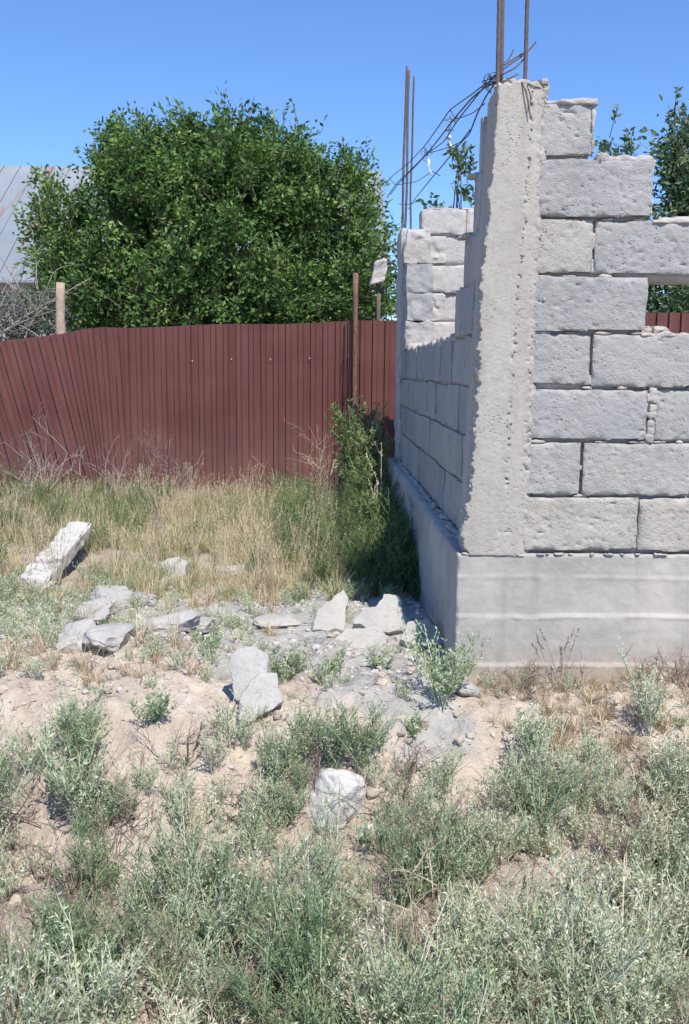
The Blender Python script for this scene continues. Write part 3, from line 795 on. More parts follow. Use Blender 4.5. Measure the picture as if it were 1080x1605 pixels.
lobes = [lobe(335, 400, TD, 175, 165, 1.35), lobe(232, 285, TD-.1, 80, 78, .8), lobe(395, 282, TD, 108, 84, .9), lobe(112, 385, TD-.2, 52, 80, .6), lobe(510, 330, TD, 74, 86, .8),
         lobe(562, 430, TD-.3, 54, 90, .6), lobe(150, 455, TD-.3, 70, 70, .7), lobe(330, 470, TD-.6, 190, 70, .8), lobe(315, 255, TD, 90, 58, .7), lobe(72, 318, TD, 14, 42, .25), lobe(460, 470, TD-.5, 115, 60, .7), lobe(180, 240, TD, 30, 34, .3)]
gapc = P(594, 426, 9.0)
def keepgap(p):
    d = p-np.array([0, 0, EYE]); q = np.array([d@R2, d@U2])/(d@Fw)*FPX
    x, y = q[0]+540, 802.5-q[1]
    return True
tree('leafy_tree', root, lobes, 2100, 60, .066, M_leaf, 11, None, .10, .62, .40, 28)
RD = 9.6
root = empty('leafy_tree', P(1120, 580, RD)*[1, 1, 0], 'tall green tree rising behind the right end of the block wall', 'tree')
tree('leafy_tree', root, [lobe(1110, 380, RD, 90, 130, .7), lobe(1095, 270, RD, 62, 75, .5), lobe(1060, 245, RD, 16, 55, .2), lobe(1100, 460, RD, 100, 70, .6)], 300, 42, .08, M_leaf2, 21, None, .07, .5, .4, 26)
root = empty('young_tree', P(955, 580, 8.9)*[1, 1, 0], 'slender young tree whose leafy tip shows above the stepped front wall', 'tree')
tree('young_tree', root, [lobe(957, 225, 8.9, 13, 34, .12), lobe(985, 225, 8.9, 14, 14, .1), lobe(955, 330, 8.9, 45, 70, .3)], 46, 24, .075, M_leaf2, 22, None, .035, .2, .25, 5)
root = empty('young_tree', P(716, 580, 9.0)*[1, 1, 0], 'young leafy tree showing between the wires and the top of the rear block wall', 'tree')
tree('young_tree', root, [lobe(722, 290, 9.0, 14, 55, .12), lobe(690, 325, 9.0, 22, 12, .1), lobe(735, 400, 9.0, 50, 70, .3), lobe(728, 225, 9, 9, 30, .06)], 50, 24, .075, M_leaf2, 23, None, .035, .2, .25, 4)
# far leafy shrubs seen through the opening
root = empty('shrub', P(1180, 580, 8.9)*[1, 1, 0], 'low green shrub behind the fence seen through the wall opening', 'shrub')
tree('shrub', root, [lobe(1150, 470, 8.9, 130, 42, .3)], 130, 34, .06, M_leaf2, 24, None, .03, .2, .3, 6)

# pale block caught among the leaves, on a thin post
c = P(594, 427, 8.42)
V, F = rbox((-.058, -.08, -.095), (.058, .08, .095), .008, .01, .010, .004, 5, .02)
V[:, 0] += V[:, 2]*.22+.010*fbm(V, 9, 2, 4); V[:, 2] += V[:, 0]*.25
o = mesh('concrete_block', V, F, M_block_old); o.location = c.tolist(); tag(o, 'pale broken concrete block against the dark tree, left of the far wall', 'block')
a = c-np.array([0, 0, .1]); b0 = a.copy(); b0[2] = -.2
V, F, T = tube(np.linspace(b0, a, 8), .02, 6); o = mesh('post', V-b0, F, M_bark); o.location = b0.tolist(); tag(o, 'thin dark wooden post behind the fence carrying the pale block', 'post')
# peeled trunk at left
a = P(100, 530, 8.7); a[2] = -.1; b = P(95, 443, 8.7)
t = np.linspace(0, 1, 20)[:, None]; p = a*(1-t)+b*t+.015*np.sin(t*6)*np.array([1, 0, 0])
V, F, T = tube(p, np.linspace(.055, .040, 20), 10); V = V+.006*np.stack([fbm(V, 14, 2, 1), fbm(V, 14, 2, 2), V[:, 0]*0], 1)
o = mesh('cut_trunk', V-a, F, M_palebark); o.location = a.tolist(); tag(o, 'short pale cut trunk with peeling bark behind the slumped fence end', 'trunk')
# dry branchy bush behind the left fence
def dead_bush(r, base, h, sp, n, depth=3, rad=.008):
    b = B()
    def grow(p, d, L, rr, lev):
        t = np.linspace(0, 1, 7)[:, None]; c = r.normal(size=3)*.25*L; q = p+d*L*t+c*t*t
        b.add(*tube(q, np.linspace(rr, rr*.45, 7), 4 if rr > .003 else 3, r.random()))
        if lev > 0:
            for k in range(r.integers(2, 5)):
                i = r.integers(2, 7); dd = d+r.normal(size=3)*.65; dd /= np.linalg.norm(dd); grow(q[i], dd, L*r.uniform(.4, .65), rr*.55, lev-1)
    for k in range(n):
        d = np.array([r.normal()*sp, r.normal()*sp, 1.]); d /= np.linalg.norm(d); grow(np.array(base)+[r.normal()*.04, r.normal()*.04, -.02], d, h*r.uniform(.45, .8), rad*r.uniform(.6, 1.1), depth)
    return b
r = np.random.default_rng(3)
base = P(30, 580, 9.3)*[1, 1, 0]
root = empty('dry_bush', base, 'tangled grey leafless bush behind the slumped fence at the left edge', 'bush')
b = B()
for (qx, qy, ax, ay) in ((5, 520, .9, .6), (60, 520, -.5, .9), (30, 530, -.2, 1), (-20, 530, .9, .5), (0, 500, 1, .25), (90, 520, -.9, .5), (40, 525, .6, .8)):
    q0 = P(qx, qy, 9.2+r.uniform(-.2, .3)); s0 = np.array([q0[0]*.6+base[0]*.4, q0[1], 0])
    b.add(*tube(np.linspace(s0, q0, 5), .012, 4))
    for k in range(4):
        d = np.array([ax+r.normal()*.3, r.normal()*.3, ay+r.normal()*.3]); d /= np.linalg.norm(d); L = r.uniform(.3, .6)
        t = np.linspace(0, 1, 8)[:, None]; q = q0+d*L*t+r.normal(size=3)*.18*t*t; b.add(*tube(q, np.linspace(.008, .003, 8), 4))
        for j in range(6):
            i = r.integers(1, 8); d2 = d+r.normal(size=3)*.7; d2 /= np.linalg.norm(d2); L2 = r.uniform(.1, .3)
            q2 = q[i]+d2*L2*t+r.normal(size=3)*.08*t*t; b.add(*tube(q2, np.linspace(.004, .0015, 8), 3))
b.put('branches', M_deadwood, root)
lf = B(); n = 2600; ctr = np.array([P(x, y, D) for x, y, D in zip(r.uniform(-60, 100, n), 500+28*r.normal(size=n).clip(-1.5, 2.5), r.uniform(9.1, 9.7, n))])
lf.add(*leaves(ctr, r.normal(size=(n, 3)), .055*r.uniform(.6, 1.2, n), .011, r, .3)); lf.put('foliage', leafmat('grey_leaf', [(0, (.06, .09, .05)), (1, (.17, .20, .14))], .2), root, smooth=False)

# ------------------------------------------------------------------ rubble
rng = np.random.default_rng(77)
def hit(px, py):
    d = Fw*FPX + R2*(px-540) + U2*(802.5-py)
    Y = np.arange(1.2, 9, .01); t = Y/d[1]; X = d[0]*t; Z = EYE+d[2]*t
    i = int(np.argmax(Z < gh(X, Y))); return np.array([X[i], Y[i], Z[i]])
def poly_slab(outline, thick, seed=0, amp=.004):   # broken plate: outline in its own plane (x, z), thickness along y
    o = np.array(outline, float); n = len(o); nb = 96
    seg = np.linalg.norm(np.roll(o, -1, 0)-o, axis=1); cum = np.concatenate([[0], np.cumsum(seg)]); u = np.arange(nb)/nb*cum[-1]
    oc = np.concatenate([o, o[:1]]); P2 = np.stack([np.interp(u, cum, oc[:, 0]), np.interp(u, cum, oc[:, 1])], 1)
    c = P2.mean(0); dirn = (P2-c); P2 = c+dirn*(1+.05*fbm(np.stack([P2[:, 0], P2[:, 1], P2[:, 0]*0], 1), 28, 3, seed))[:, None]
    rings = []
    for f in (.02, .25, .45, .62, .76, .88, .97): rings.append(np.stack([c[0]+(P2-c)[:, 0]*f, np.full(nb, -thick/2), c[1]+(P2-c)[:, 1]*f], 1))
    for y in np.linspace(-.42, .42, 6): rings.append(np.stack([P2[:, 0], np.full(nb, y*thick), P2[:, 1]], 1))
    for f in (.97, .88, .7, .4, .02): rings.append(np.stack([c[0]+(P2-c)[:, 0]*f, np.full(nb, thick/2), c[1]+(P2-c)[:, 1]*f], 1))
    V = np.concatenate(rings); m = len(rings); i = np.arange(m-1)[:, None]*nb; j = np.arange(nb)[None]; j2 = (j+1) % nb
    F = np.stack([i+j, i+j2, i+nb+j2, i+nb+j], -1).reshape(-1, 4)
    V = V+amp*np.stack([fbm(V, 30, 3, seed+1)*1.6, fbm(V, 16, 3, seed+2), fbm(V, 30, 3, seed+3)*1.6], 1)
    return V, F
def plate(px, py, outline_px, thick, lean, turn, label, name='concrete_slab', cat='concrete slab', mat=None, dz=0., group=None, seed=0, yaw_=0.):
    q = hit(px, py); sc = q[1]/FPX
    o = [((x-px)*sc, (py-y)*sc/max(.35, math.cos(lean))) for x, y in outline_px]
    V, F = poly_slab(o, thick, seed)
    Rm = np.array(Matrix.Rotation(yaw_, 3, 'Z') @ Matrix.Rotation(-lean, 3, 'X') @ Matrix.Rotation(turn, 3, 'Y')); V = V@Rm.T
    ob = mesh(name, V, F, mat or M_rubble, sharp=35); ob.location = (float(q[0]), float(q[1]), float(q[2]+dz)); tag(ob, label, cat, group); return ob
def chunk(px, py, size, rz, tilt, label, name='concrete_chunk', cat='rubble chunk', mat=M_rubble, z=None, cuts=9, n=20, sink=.25, group=None, flat=False, rough=.055):
    q = hit(px, py); z0 = float(q[2])
    s = np.array(size)
    if flat:
        V, F = rbox(-s/2, s/2, .012, .012, .006, .002, int(rng.integers(1e5)), .02)
        for k in range(4):   # broken corners
            a = rng.uniform(0, 6.28); nn = np.array([math.cos(a), math.sin(a), rng.uniform(-.25, .25)]); dd = rng.uniform(.32, .46)*min(s[0], s[1])
            ov = np.maximum(0, V@nn-dd); V = V-ov[:, None]*nn+ov[:, None]*0
        Rm = np.array(Matrix.Rotation(rz, 3, 'Z') @ Matrix.Rotation(tilt[0], 3, 'X') @ Matrix.Rotation(tilt[1], 3, 'Y')); V = V@Rm.T
    else: V, F = rock((0, 0, 0), s, rng, rz, tilt, cuts, n, rough)
    c = np.array([q[0], q[1], z0-V[:, 2].min()*(1-sink)])
    c[1] += -V[:, 1].min()*.5
    o = mesh(name, V, F, mat, sharp=28); o.location = c.tolist(); tag(o, label, cat, group); return o
GR = 'broken concrete lying around the lot'
# slumped beam at the left, sloping up into the grass
ba, bb_ = P(62, 905, 4.95), P(122, 832, 5.75); ba[2] = gh(ba[0], ba[1])[0]+.06; bb_[2] = max(bb_[2], .1)
for (t0, t1, w_, lb, sd_) in ((.22, 1.08, .075, 'long pale weathered concrete beam piece sloping through dry grass at the left edge', 55), (-.22, .17, .088, 'shorter pale beam piece broken off below the long one at the left edge', 58)):
    pa, pb = ba+(bb_-ba)*t0, ba+(bb_-ba)*t1; L_ = np.linalg.norm(pb-pa)
    V, F = rbox((-w_, -.042, -L_/2), (w_, .042, L_/2), .012, .010, .010, .005, sd_, .02)
    V = V+.008*np.stack([fbm(V, 5, 3, sd_), fbm(V, 5, 3, sd_+1), 2.5*fbm(V, 9, 3, sd_+2)], 1)
    V = V@np.array(Vector(pb-pa).to_track_quat('Z', 'Y').to_matrix()).T
    o = mesh('concrete_beam', V, F, M_stone, sharp=35); o.location = ((pa+pb)/2).tolist(); tag(o, lb, 'concrete beam', GR)
chunk(55, 935, (.22, .16, .10), .3, (.3, .2), 'angular pale lump at the foot of the fallen beam', group=GR)
plate(258, 912, [(215, 908), (240, 893), (275, 886), (292, 893), (288, 908), (262, 914), (225, 916)], .05, 1.1, 0, 'flat grey slab piece half buried in grass in the middle left', seed=5, group=GR)
chunk(180, 958, (.24, .22, .13), .7, (.2, .1), 'dusty grey lump between the flat slab and the dark tile', group=GR, sink=.45)
chunk(118, 1022, (.17, .15, .12), .2, (.1, -.2), 'left grey lump under the dark tile at the left side', group=GR, sink=.3)
chunk(172, 1022, (.24, .17, .10), .9, (.2, .1), 'right grey lump under the dark tile at the left side', group=GR, sink=.35)
plate(145, 990, [(112, 988), (120, 974), (150, 970), (172, 976), (166, 990), (140, 994)], .018, 1.2, 0, 'thin dark tile lying on two grey lumps', 'roof_tile', 'tile', M_mortar, .06, GR, 7)
chunk(270, 992, (.24, .16, .09), .5, (.2, 0), 'low grey lump left of the spreading weed on the rubble strip', group=GR, sink=.5)
chunk(322, 992, (.16, .12, .07), 1.5, (.0, .2), 'small grey lump on the crest behind the sand mound', group=GR, sink=.5)
chunk(225, 950, (.16, .14, .07), 1.1, (.1, .2), 'small flat grey lump right of the dusty one', group=GR, sink=.5)
plate(392, 1100, [(349, 1052), (360, 1035), (388, 1024), (411, 1035), (420, 1062), (412, 1082), (395, 1105), (370, 1103), (362, 1080)], .045, .55, 0, 'upright broken plate of pale concrete, upper half of the cracked pair', seed=11, group=GR, dz=.01, yaw_=-.15)
plate(408, 1132, [(372, 1104), (408, 1070), (438, 1072), (447, 1108), (424, 1122), (388, 1136), (374, 1130)], .05, .6, 0, 'tilted pale concrete plate leaning out of the sand, lower half of the cracked pair', seed=12, group=GR, dz=.01, yaw_=.12)
chunk(522, 1298, (.19, .17, .19), .3, (.1, .2), 'large pale angular stone among the foreground weeds', 'stone', 'stone', M_stone, cuts=12, n=30, sink=.15)
chunk(578, 1325, (.09, .08, .08), .9, (.1, .2), 'small pale stone just right of the large foreground stone', 'stone', 'stone', M_stone, cuts=9, n=16)
chunk(1078, 1295, (.11, .12, .12), .4, (.1, .1), 'pale stone at the right edge of the weeds', 'stone', 'stone', M_stone, cuts=9, n=18)
plate(535, 992, [(485, 990), (500, 962), (528, 950), (548, 936), (554, 950), (544, 975), (540, 994)], .06, .75, 0, 'pointed grey slab piece at the edge of the wall shadow', 'concrete_slab', seed=21, group=GR, yaw_=.2)
plate(600, 990, [(548, 985), (566, 965), (585, 962), (598, 945), (624, 948), (632, 968), (655, 988), (600, 996)], .07, .8, 0, 'wide jagged grey slab piece beside the wall shadow', seed=22, group=GR, yaw_=-.15)
plate(665, 1015, [(625, 1008), (640, 988), (668, 980), (690, 996), (700, 1012), (660, 1020)], .06, .85, 0, 'low grey slab piece nearest the side of the foundation', seed=23, group=GR)
plate(570, 1015, [(520, 1012), (540, 1000), (590, 996), (612, 1008), (600, 1020), (550, 1022)], .04, 1.15, 0, 'flat grey piece in front of the wide jagged one', seed=24, group=GR)
chunk(440, 985, (.26, .18, .06), .8, (.1, .1), 'low grey lump behind the green weed on the rubble strip', group=GR, sink=.5)
chunk(365, 905, (.24, .15, .08), .4, (.1, .1), 'grey lump half hidden by dry grass behind the rubble', group=GR)
chunk(735, 1092, (.10, .07, .05), .2, (.1, .1), 'small grey chunk at the foot of the foundation corner', group=GR)
chunk(885, 1300, (.07, .06, .09), .2, (.1, .1), 'narrow pale stone between green weeds on the right', 'stone', 'stone', M_stone)
# twisted bits: small gravel, stuff
gv = B()
def scatter(n, xr_, yr_, smin, smax, mask=None):
    k = 0
    while k < n:
        x = rng.uniform(*xr_); y = rng.uniform(*yr_)
        if .47 < x < 4 and y > 3.38: continue
        if mask is not None and rng.random() > mask(x, y): continue
        s = smin+(smax-smin)*rng.random()**3; z = float(gh(x, y)[0])
        V, F = rock((x, y, z+s*.12), (s, s*rng.uniform(.6, 1), s*rng.uniform(.4, .8)), rng, rng.uniform(0, 6), cuts=4, n=4); gv.add(V, F, rng.random()); k += 1
scatter(1500, (-2.2, 2.2), (1.7, 3.5), .005, .026)
scatter(2200, (-1.6, .5), (3.3, 4.9), .005, .036)
gv2 = gv; gv = B()
scatter(650, (-1.9, 2.0), (2.3, 3.45), .008, .055)
scatter(300, (-1.9, -.3), (3.4, 4.2), .012, .05)
tag(gv.put('clods', M_ground, smooth=False), 'dry sandy clods broken off the bank', 'clods', kind='stuff'); gv = gv2
M_gravel = leafmat('gravel', [(0, (.46, .39, .32)), (.35, (.48, .455, .42)), (1, (.53, .52, .50))], 0, .95, .1)
tag(gv.put('gravel', M_gravel, smooth=False), 'small stones and crumbs scattered over the sandy ground', 'gravel', kind='stuff')

# ------------------------------------------------------------------ weeds and grass
def weed(r, h, sp, nst, tw=7, lf=9, L=.016, w=.0022, droop=.25, base_t=.4):
    b = B(); LB, LD, LT = [], [], []
    for k in range(nst):
        a = r.uniform(0, 6.283); d = np.array([math.cos(a)*sp*r.random()**.6, math.sin(a)*sp*r.random()**.6, 1.]); d /= np.linalg.norm(d)
        H = h*r.uniform(.55, 1.05); t = np.linspace(0, 1, 6)[:, None]; cv = np.array([math.cos(a), math.sin(a), -.3])*droop*H*r.uniform(-.3, 1)
        p0 = np.array([r.normal()*.012, r.normal()*.012, -.01]); q = p0+d*H*t+cv*t*t
        b.add(*tube(q, np.linspace(.0021, .0009, 6)*(h/.25)**.5, 3, .45+.5*r.random()))
        tn = np.clip(base_t+.16*r.normal(), 0, 1)
        n = int(lf*1.5); tt = r.uniform(.3, 1, n); pos = p0+d*H*tt[:, None]+cv*(tt**2)[:, None]
        LB.append(pos); LD.append(d+r.normal(size=(n, 3))*.8+[0, 0, .3]); LT.append(np.clip(tn+.14*r.normal(size=n), 0, 1))
        for j in range(tw):
            s = r.uniform(.18, .92); p = p0+d*H*s+cv*s*s; a2 = r.uniform(0, 6.283)
            d2 = d*.8+np.array([math.cos(a2), math.sin(a2), .15])*.8; d2 /= np.linalg.norm(d2); L2 = H*.42*(1.1-s*.75)*r.uniform(.6, 1.2)
            c2 = np.array([0, 0, .25])*L2
            u = np.linspace(0, 1, 3)[:, None]; b.add(*tube(p+d2*L2*u+c2*u*u, [.0012, .0009, .0005], 3, .6*r.random()))
            n = max(3, int(lf*L2/.07)); tt = r.uniform(.1, 1.03, n)
            pos = p+d2*L2*tt[:, None]+c2*(tt**2)[:, None]
            LB.append(pos); LD.append(d2*.8+r.normal(size=(n, 3))*.65+[0, 0, .2]); LT.append(np.clip(tn+.15*r.normal(size=n), 0, 1))
    LB, LD, LT = map(np.concatenate, (LB, LD, LT)); n = len(LB)
    b.add(*leaves(LB, LD, L*r.uniform(.6, 1.3, n), w*r.uniform(.7, 1.3, n), r, 0, LT))
    return b.get()
def tuft(r, h, sp, n, w=.0022, bend=.5):
    a = r.uniform(0, 6.283, n); H = h*r.uniform(.45, 1.1, n); lean = sp*r.random(n)**.7
    d = np.stack([np.cos(a)*lean, np.sin(a)*lean, np.ones(n)], 1); d /= np.linalg.norm(d, axis=1, keepdims=True)
    out = np.stack([np.cos(a), np.sin(a), -.6*np.ones(n)], 1)*(bend*H*r.random(n))[:, None]
    base = np.stack([r.normal(size=n)*.018, r.normal(size=n)*.018, -.01+0*a], 1)
    sd_ = np.stack([-np.sin(a+r.normal(size=n)*.6), np.cos(a), 0*a], 1); K = 4
    V = []
    for k in range(K+1):
        t = k/K; c = base+d*(H*t)[:, None]+out*t*t; ww = w*(1-t**1.5*.92)
        V += [c-sd_*ww, c+sd_*ww]
    V = np.stack(V, 1).reshape(-1, 3); i = np.arange(n)[:, None]*(2*(K+1))
    F = np.concatenate([i+np.array([[2*k, 2*k+1, 2*k+3, 2*k+2]]) for k in range(K)])
    T = np.tile(r.random(n), K)
    return V, F, T
def heads(r, h, n):       # dry grass with seed heads
    b = B()
    for k in range(n):
        a = r.uniform(0, 6.283); d = np.array([math.cos(a)*.35*r.random(), math.sin(a)*.35*r.random(), 1]); H = h*r.uniform(.6, 1.05)
        t = np.linspace(0, 1, 5)[:, None]; cv = np.array([math.cos(a), math.sin(a), -.2])*.15*H*r.random(); q = d*H*t+cv*t*t; b.add(*tube(q, np.linspace(.0011, .0006, 5), 3, r.random()))
        m_ = 12; tt = r.uniform(.78, 1, m_); b.add(*leaves(d*H*tt[:, None]+cv*(tt**2)[:, None], d+r.normal(size=(m_, 3))*.45, .014, .0018, r, 0))
    return b.get()
def place(bb, proto, x, y, r, s=1., dt=0., dz=0.):
    V, F, T = proto; z = float(gh(x, y)[0])
    V = rotz(V*s, r.uniform(0, 6.283)); bb.add(V+np.array([x, y, z+dz]), F, np.clip(T+dt, 0, 1))

M_weed = leafmat('grey_green_weed', [(0, (.17, .25, .125)), (.35, (.39, .475, .30)), (.6, (.57, .62, .46)), (.85, (.68, .69, .57)), (1, (.72, .64, .48))], .25, .6, .2)
M_green = leafmat('fresh_green_weed', [(0, (.14, .20, .08)), (.6, (.27, .35, .16)), (1, (.43, .47, .27))], .25, .6, .2)
M_straw = leafmat('dry_straw', [(0, (.38, .29, .20)), (.5, (.58, .47, .34)), (1, (.70, .61, .48))], .2, .7, .2)
M_grass = leafmat('half_dry_grass', [(0, (.19, .25, .11)), (.35, (.34, .37, .20)), (.55, (.54, .48, .31)), (.85, (.62, .52, .35)), (1, (.68, .58, .43))], .25, .6, .2)
M_brown = leafmat('dead_brown_weed', [(0, (.15, .11, .09)), (.5, (.25, .19, .16)), (1, (.40, .32, .26))], .1, .8, .1)

r = np.random.default_rng(1234)
pw = [weed(r, r.uniform(.18, .34), r.uniform(.35, .75), int(r.integers(8, 14)), int(r.integers(7, 11)), int(r.integers(9, 15)), r.uniform(.011, .017), r.uniform(.0014, .0022)) for _ in range(16)]
pb = [weed(r, r.uniform(.10, .18), .9, 7, 6, 8, .015, .0022, base_t=.5) for _ in range(5)]
pd = [dead_bush(r, (0, 0, 0), .22, .45, 5, 2, .0022).get() for _ in range(5)]
pg = [tuft(r, .26, .5, 46) for _ in range(8)]; pgl = [tuft(r, .14, .8, 34) for _ in range(6)]
ph = [heads(r, .34, 16) for _ in range(5)]

def dens(x, y):          # where the foreground weeds grow thick
    q = np.array([[x, y, 0.]]); e = 2.78+.16*float(fbm(q, 2.1, 2, 61)[0])+(.12 if x > .55 else 0)+.20*float(ss(-.95, -.75, x))*float(ss(-.12, -.35, x))
    v = float(ss(e+.06, e-.10, y))
    for (cx, cy, rx, ry) in ((-.03, 2.58, .15, .16), (-.92, 2.12, .24, .30), (.0, 2.55, .16, .07), (.18, 1.98, .08, .10), (-.42, 1.85, .08, .06), (.95, 2.35, .07, .1), (-.86, 2.28, .22, .20), (-.08, 2.42, .11, .09), (.62, 2.45, .09, .16), (-.95, 2.62, .25, .12), (.22, 2.16, .10, .11), (-.02, 2.68, .10, .1), (1.05, 2.80, .15, .08), (-.3, 2.62, .1, .06)):
        v *= 1-.93*math.exp(-(((x-cx)/rx)**2+((y-cy)/ry)**2))
    return v
fgw = B(); cnt = 0
for _ in range(9000):
    x = r.uniform(-1.75, 1.85); y = r.uniform(1.35, 3.1)
    if abs(x) > .5*y+.45: continue
    if r.random() > dens(x, y)*.9: continue
    tone = .34*float(fbm(np.array([[x, y, 1.]]), 2.9, 3, 91)[0])-.0; place(fgw, pw[r.integers(16)], x, y, r, r.uniform(.45, 1.15)*(1-.15*ss(2.6, 2.9, y))*(1+.25*float(fbm(np.array([[x, y, 4.]]), 2.3, 2, 95)[0])), tone+.12*r.normal()); cnt += 1
    if cnt >= 600: break
print('foreground weeds', cnt, fgw.n)
tag(fgw.put('weeds', M_weed, smooth=False), 'dense grey green weeds covering the foreground', 'weeds', kind='stuff')
# thin low cover on the sandy strip and between
low = B()
for _ in range(300):
    x = r.uniform(-1.7, 1.8); y = r.uniform(2.0, 3.33)
    if r.random() > .35+.5*float(fbm(np.array([[x, y, 3.]]), 2.2, 2, 13)[0]): continue
    place(low, pb[r.integers(5)], x, y, r, r.uniform(.3, .75), .1*r.normal())
for _ in range(120):
    x = r.uniform(-1.8, -.3); y = r.uniform(3.25, 4.4); place(low, pb[r.integers(5)], x, y, r, r.uniform(.35, .9), .25*r.random())
for _ in range(90):
    x = r.uniform(-1.9, .42); y = r.uniform(3.6, 4.9)
    place(low, pb[r.integers(5)], x, y, r, r.uniform(.4, .9), .1*r.normal())
for _ in range(120):
    x = r.uniform(-2.2, -.9); y = r.uniform(3.8, 5.2)
    place(low, pb[r.integers(5)], x, y, r, r.uniform(.6, 1.1), .1*r.normal()-.1)
tag(low.put('low_weeds', M_weed, smooth=False), 'sparse small weeds on the sandy and rubble ground', 'weeds', kind='stuff')
dl = B()
for _ in range(110):
    x = r.uniform(-1.3, 1.4); y = r.uniform(1.5, 2.8); place(dl, pd[r.integers(5)], x, y, r, r.uniform(.8, 1.4), .15+.15*r.normal())
for _ in range(330):
    x = r.uniform(-1.7, 1.8); y = r.uniform(1.9, 3.36)
    if r.random() > .45+.6*float(fbm(np.array([[x, y, 6.]]), 2.0, 2, 23)[0]): continue
    place(dl, pd[r.integers(5)], x, y, r, r.uniform(.25, .6), .1*r.normal())
n = 9500; x = r.uniform(-1.8, 1.9, n); y = r.uniform(1.8, 3.9, n); ok = ~((x > .47) & (y > 3.36)); ok &= (fbm(np.stack([x, y, x*0], 1), 3, 2, 77) > -.25); x, y = x[ok], y[ok]
pos = np.stack([x, y, gh(x, y)+.004], 1); dd = r.normal(size=(len(x), 3)); dd[:, 2] *= .18
dl.add(*leaves(pos, dd, r.uniform(.012, .05, len(x)), .0016, r))
st = B()
for _ in range(560):     # straw tufts left of the sand and by the wall foot
    x = r.uniform(-1.9, -.2); y = r.uniform(3.25, 5.3)
    if abs(x+1.52) < .16 and y > 4.6: continue
    if r.random() > .5+.9*float(fbm(np.array([[x, y, 9.]]), 1.8, 2, 5)[0])+(.45 if x < -.85 else -.25): continue
    place(st, pgl[r.integers(6)] if r.random() < .6 else pg[r.integers(8)], x, y, r, r.uniform(.4, .8), 0)
for _ in range(150):
    x = r.uniform(.5, 1.75); y = 3.38-.35*r.random()**1.6; place(st, pgl[r.integers(6)], x, y, r, r.uniform(.2, .5), -.2*r.random())
for _ in range(60):
    x = r.uniform(.55, 1.75); y = 3.37-.25*r.random()**1.6; place(dl, pd[r.integers(5)], x, y, r, r.uniform(.3, .75), .1*r.normal())
for _ in range(90):
    x = r.uniform(.75, 1.5); y = r.uniform(2.7, 3.15); place(st, pgl[r.integers(6)], x, y, r, r.uniform(.4, .8), -.2)
tag(dl.put('dry_litter', M_brown, smooth=False), 'dead brown stalks and litter strewn over the soil', 'litter', kind='stuff')
tag(st.put('straw', M_straw, smooth=False), 'dry straw coloured grass on the sandy slope', 'dry grass', kind='stuff')
# grass of the back lot
gb = B(); hb = B(); lg = B()
for _ in range(1500):
    x = r.uniform(-3.1, .5); y = r.uniform(4.55, 8.15)
    if abs(x) > .42*y+.3: continue
    f = float(fbm(np.array([[x, y, 2.]]), 1.1, 3, 15)[0]); e = 4.75+.25*f
    if y < e+.1 and r.random() < .6: continue
    if abs(x-(-1.52+.12*(y-4.9))) < .16 and y < 5.9 and r.random() < .85: continue
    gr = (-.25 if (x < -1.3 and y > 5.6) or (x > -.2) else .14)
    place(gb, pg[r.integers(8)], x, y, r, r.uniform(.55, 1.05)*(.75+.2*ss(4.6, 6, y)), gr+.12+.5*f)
for _ in range(130):
    x = r.uniform(-3, .3); y = r.uniform(4.7, 8.1); place(hb, ph[r.integers(5)], x, y, r, r.uniform(.6, 1.15))
for _ in range(170):
    x = r.uniform(-3, .5); y = r.uniform(5., 8.)
    if (-1.3 < x < -.4 and r.random() < .7) or (abs(x+1.48) < .25 and y < 5.9): continue
    place(lg, pw[r.integers(16)], x, y, r, r.uniform(.7, 1.3), -.15)
for _ in range(110):
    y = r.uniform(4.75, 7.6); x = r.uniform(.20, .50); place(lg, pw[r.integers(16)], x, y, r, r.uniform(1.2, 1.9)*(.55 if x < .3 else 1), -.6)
for _ in range(50):
    x = r.uniform(-.35, .42); y = r.uniform(4.9, 7.8); place(lg, pw[r.integers(16)], x, y, r, r.uniform(.8, 1.35), -.1)
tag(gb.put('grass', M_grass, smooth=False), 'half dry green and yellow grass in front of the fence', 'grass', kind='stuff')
tag(hb.put('seed_grass', M_straw, smooth=False), 'thin dry seed stalks standing in the grass by the fence', 'dry grass', kind='stuff')
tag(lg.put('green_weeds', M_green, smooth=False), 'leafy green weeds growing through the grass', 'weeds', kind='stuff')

# single plants one can point to
def plant(px, py, h, sp, nst, label, mat=M_weed, seed=0, kind='weed', name='weed_plant', tw=8, lf=11, L=.018, w=.0026, z0=0., bt=.4, cat='weed'):
    rr = np.random.default_rng(seed)
    q = hit(px, py); z0 = float(q[2])
    V, F, T = weed(rr, h, sp, nst, tw, lf, L, w, base_t=bt) if kind == 'weed' else (dead_bush(rr, (0, 0, 0), h, sp, nst, 3, .0035).get() if kind == 'dead' else (tuft(rr, h, sp, nst) if kind == 'tuft' else heads(rr, h, nst)))
    o = mesh(name, V, F, mat, tint=T, smooth=False); o.location = (float(q[0]), float(q[1]), z0); tag(o, label, cat)
plant(448, 1068, .17, .9, 18, 'green bushy weed on the grey rubble behind the cracked plates', seed=1, bt=.25)
plant(520, 1055, .10, 1., 9, 'small dark green weed just right of the bushy one on the rubble', seed=2, bt=.2)
plant(590, 1050, .08, .9, 8, 'small low weed on bare grey dust below the jagged chunk', seed=3, bt=.35)
plant(692, 1105, .30, .55, 20, 'tall green weed growing against the foundation corner', seed=4, bt=.38)
plant(648, 1155, .10, .6, 8, 'little dark weed on the bare sand before the foundation corner', seed=5, bt=.1)
plant(238, 1135, .15, .9, 16, 'blue green weed clump on the sand mound at the left', seed=6, bt=.3)
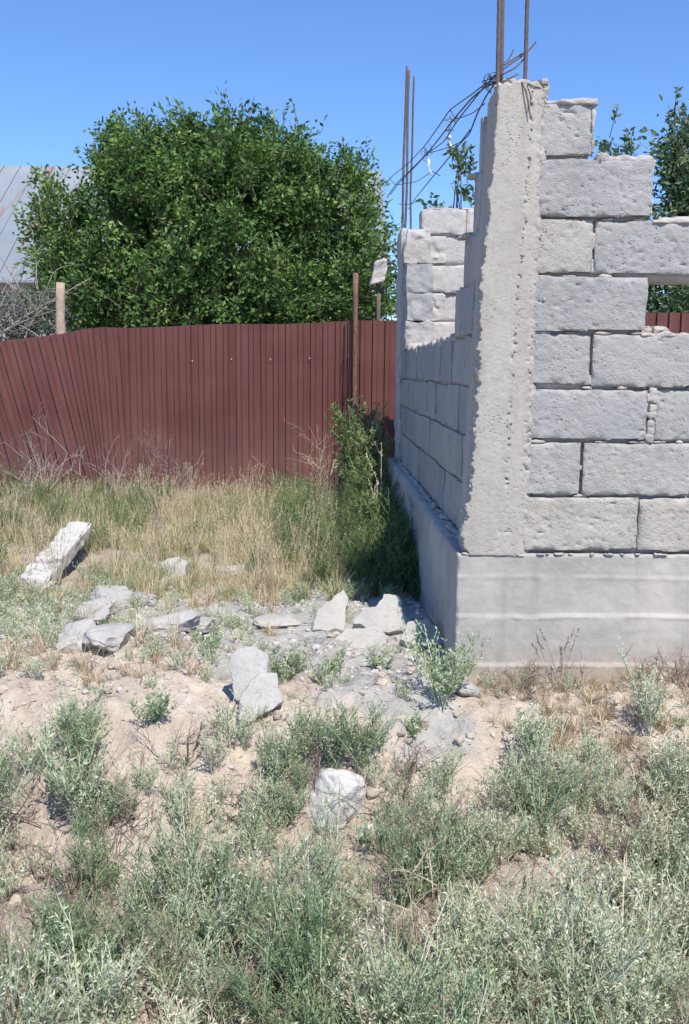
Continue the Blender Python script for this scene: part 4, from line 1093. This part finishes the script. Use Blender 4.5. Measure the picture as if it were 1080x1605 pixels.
plant(325, 1020, .10, 1.2, 14, 'low spreading weed along the crest behind the sand mound', seed=16, bt=.3)
plant(525, 1168, .08, 1.2, 12, 'flat leafy weed on the bare sand right of the cracked plates', seed=17, bt=.35)
plant(125, 1290, .30, .5, 22, 'dense rounded grey green bush at the left of the foreground', seed=7, bt=.4)
plant(880, 1085, .17, .5, 16, 'yellow green grass tuft at the middle of the foundation foot', M_grass, 8, 'tuft', 'grass_tuft', cat='grass tuft')
plant(880, 1083, .28, .3, 7, 'tall dark seed stalks leaning against the foundation', M_brown, 9, 'heads', 'seed_stalks', cat='dry stalks')
plant(815, 1090, .16, .8, 7, 'dry brown twiggy weed at the foundation foot left of the grass tuft', M_brown, 10, 'dead', 'dry_weed', cat='dry weed')
plant(1045, 1070, .17, .9, 8, 'thin dry weed at the foundation foot at the right edge', M_brown, 18, 'dead', 'dry_weed', cat='dry weed')
plant(690, 1010, .22, .5, 7, 'bare pale twigs sticking up in the wall shade by the foundation corner', M_straw, 11, 'dead', 'dry_weed', cat='dry weed')
plant(612, 1240, .20, .45, 12, 'dry brown and green weed at the edge of the bare sand', M_brown, 12, 'dead', 'dry_weed', cat='dry weed')
plant(835, 1190, .22, .5, 14, 'straggly weed with dark stems on the slope before the wall', M_weed, 13, bt=.45)
plant(290, 1180, .16, .6, 8, 'brown dry weed on the sand between the mound and the foreground weeds', M_brown, 19, 'dead', 'dry_weed', cat='dry weed')
plant(655, 1500, .30, .3, 9, 'bleached dead stalks standing in a dark gap of the foreground weeds', M_straw, 14, 'dead', 'dry_weed', cat='dry weed', z0=-.3)
def fplant(px, Y, h, sp, nst, label, mat, seed, kind='dead', name='dry_weed', cat='dry weed', dz=0., **k):
    rr = np.random.default_rng(seed); x = PX(px, 700, Y); z = float(gh(x, Y)[0])+dz
    V, F, T = dead_bush(rr, (0, 0, 0), h, sp, nst, 3, .005).get() if kind == 'dead' else weed(rr, h, sp, nst, **k)
    o = mesh(name, V, F, mat, tint=T, smooth=False); o.location = (float(x), Y, z); tag(o, label, cat)
fplant(500, 7.6, .72, .35, 9, 'pale dry branching weed by the fence, nearest the shaded corner', M_straw, 31)
fplant(175, 7.7, .62, .5, 9, 'grey dry branching weed where the tilted fence section meets the straight one', M_deadwood, 32)
fplant(60, 7.6, .62, .35, 9, 'dry upright weed before the slumped fence at the left', M_deadwood, 33)
fplant(270, 7.8, .62, .55, 4, 'thin arching dead stalk against the middle of the fence', M_deadwood, 34)
fplant(400, 7.8, .45, .8, 4, 'low sprawling dead weed in front of the fence right of the thin stalk', M_straw, 35)
fplant(560, 7.35, .98, .20, 12, 'tall green bush rising into the shade between fence and block wall', M_green, 36, 'weed', 'tall_weed', 'bush', tw=14, lf=11, L=.04, w=.0058, base_t=.4)
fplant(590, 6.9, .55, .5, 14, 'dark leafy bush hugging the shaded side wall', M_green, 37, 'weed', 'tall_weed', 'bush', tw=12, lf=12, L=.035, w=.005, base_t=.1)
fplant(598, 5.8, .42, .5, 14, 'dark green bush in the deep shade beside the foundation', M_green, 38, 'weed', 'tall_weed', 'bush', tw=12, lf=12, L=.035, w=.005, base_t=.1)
fplant(600, 6.1, .72, .12, 3, 'single tall seed stalk standing in front of the shaded side wall', M_straw, 39, 'weed', 'seed_stalks', 'dry stalks', tw=4, lf=12, L=.016, w=.005, base_t=.8)
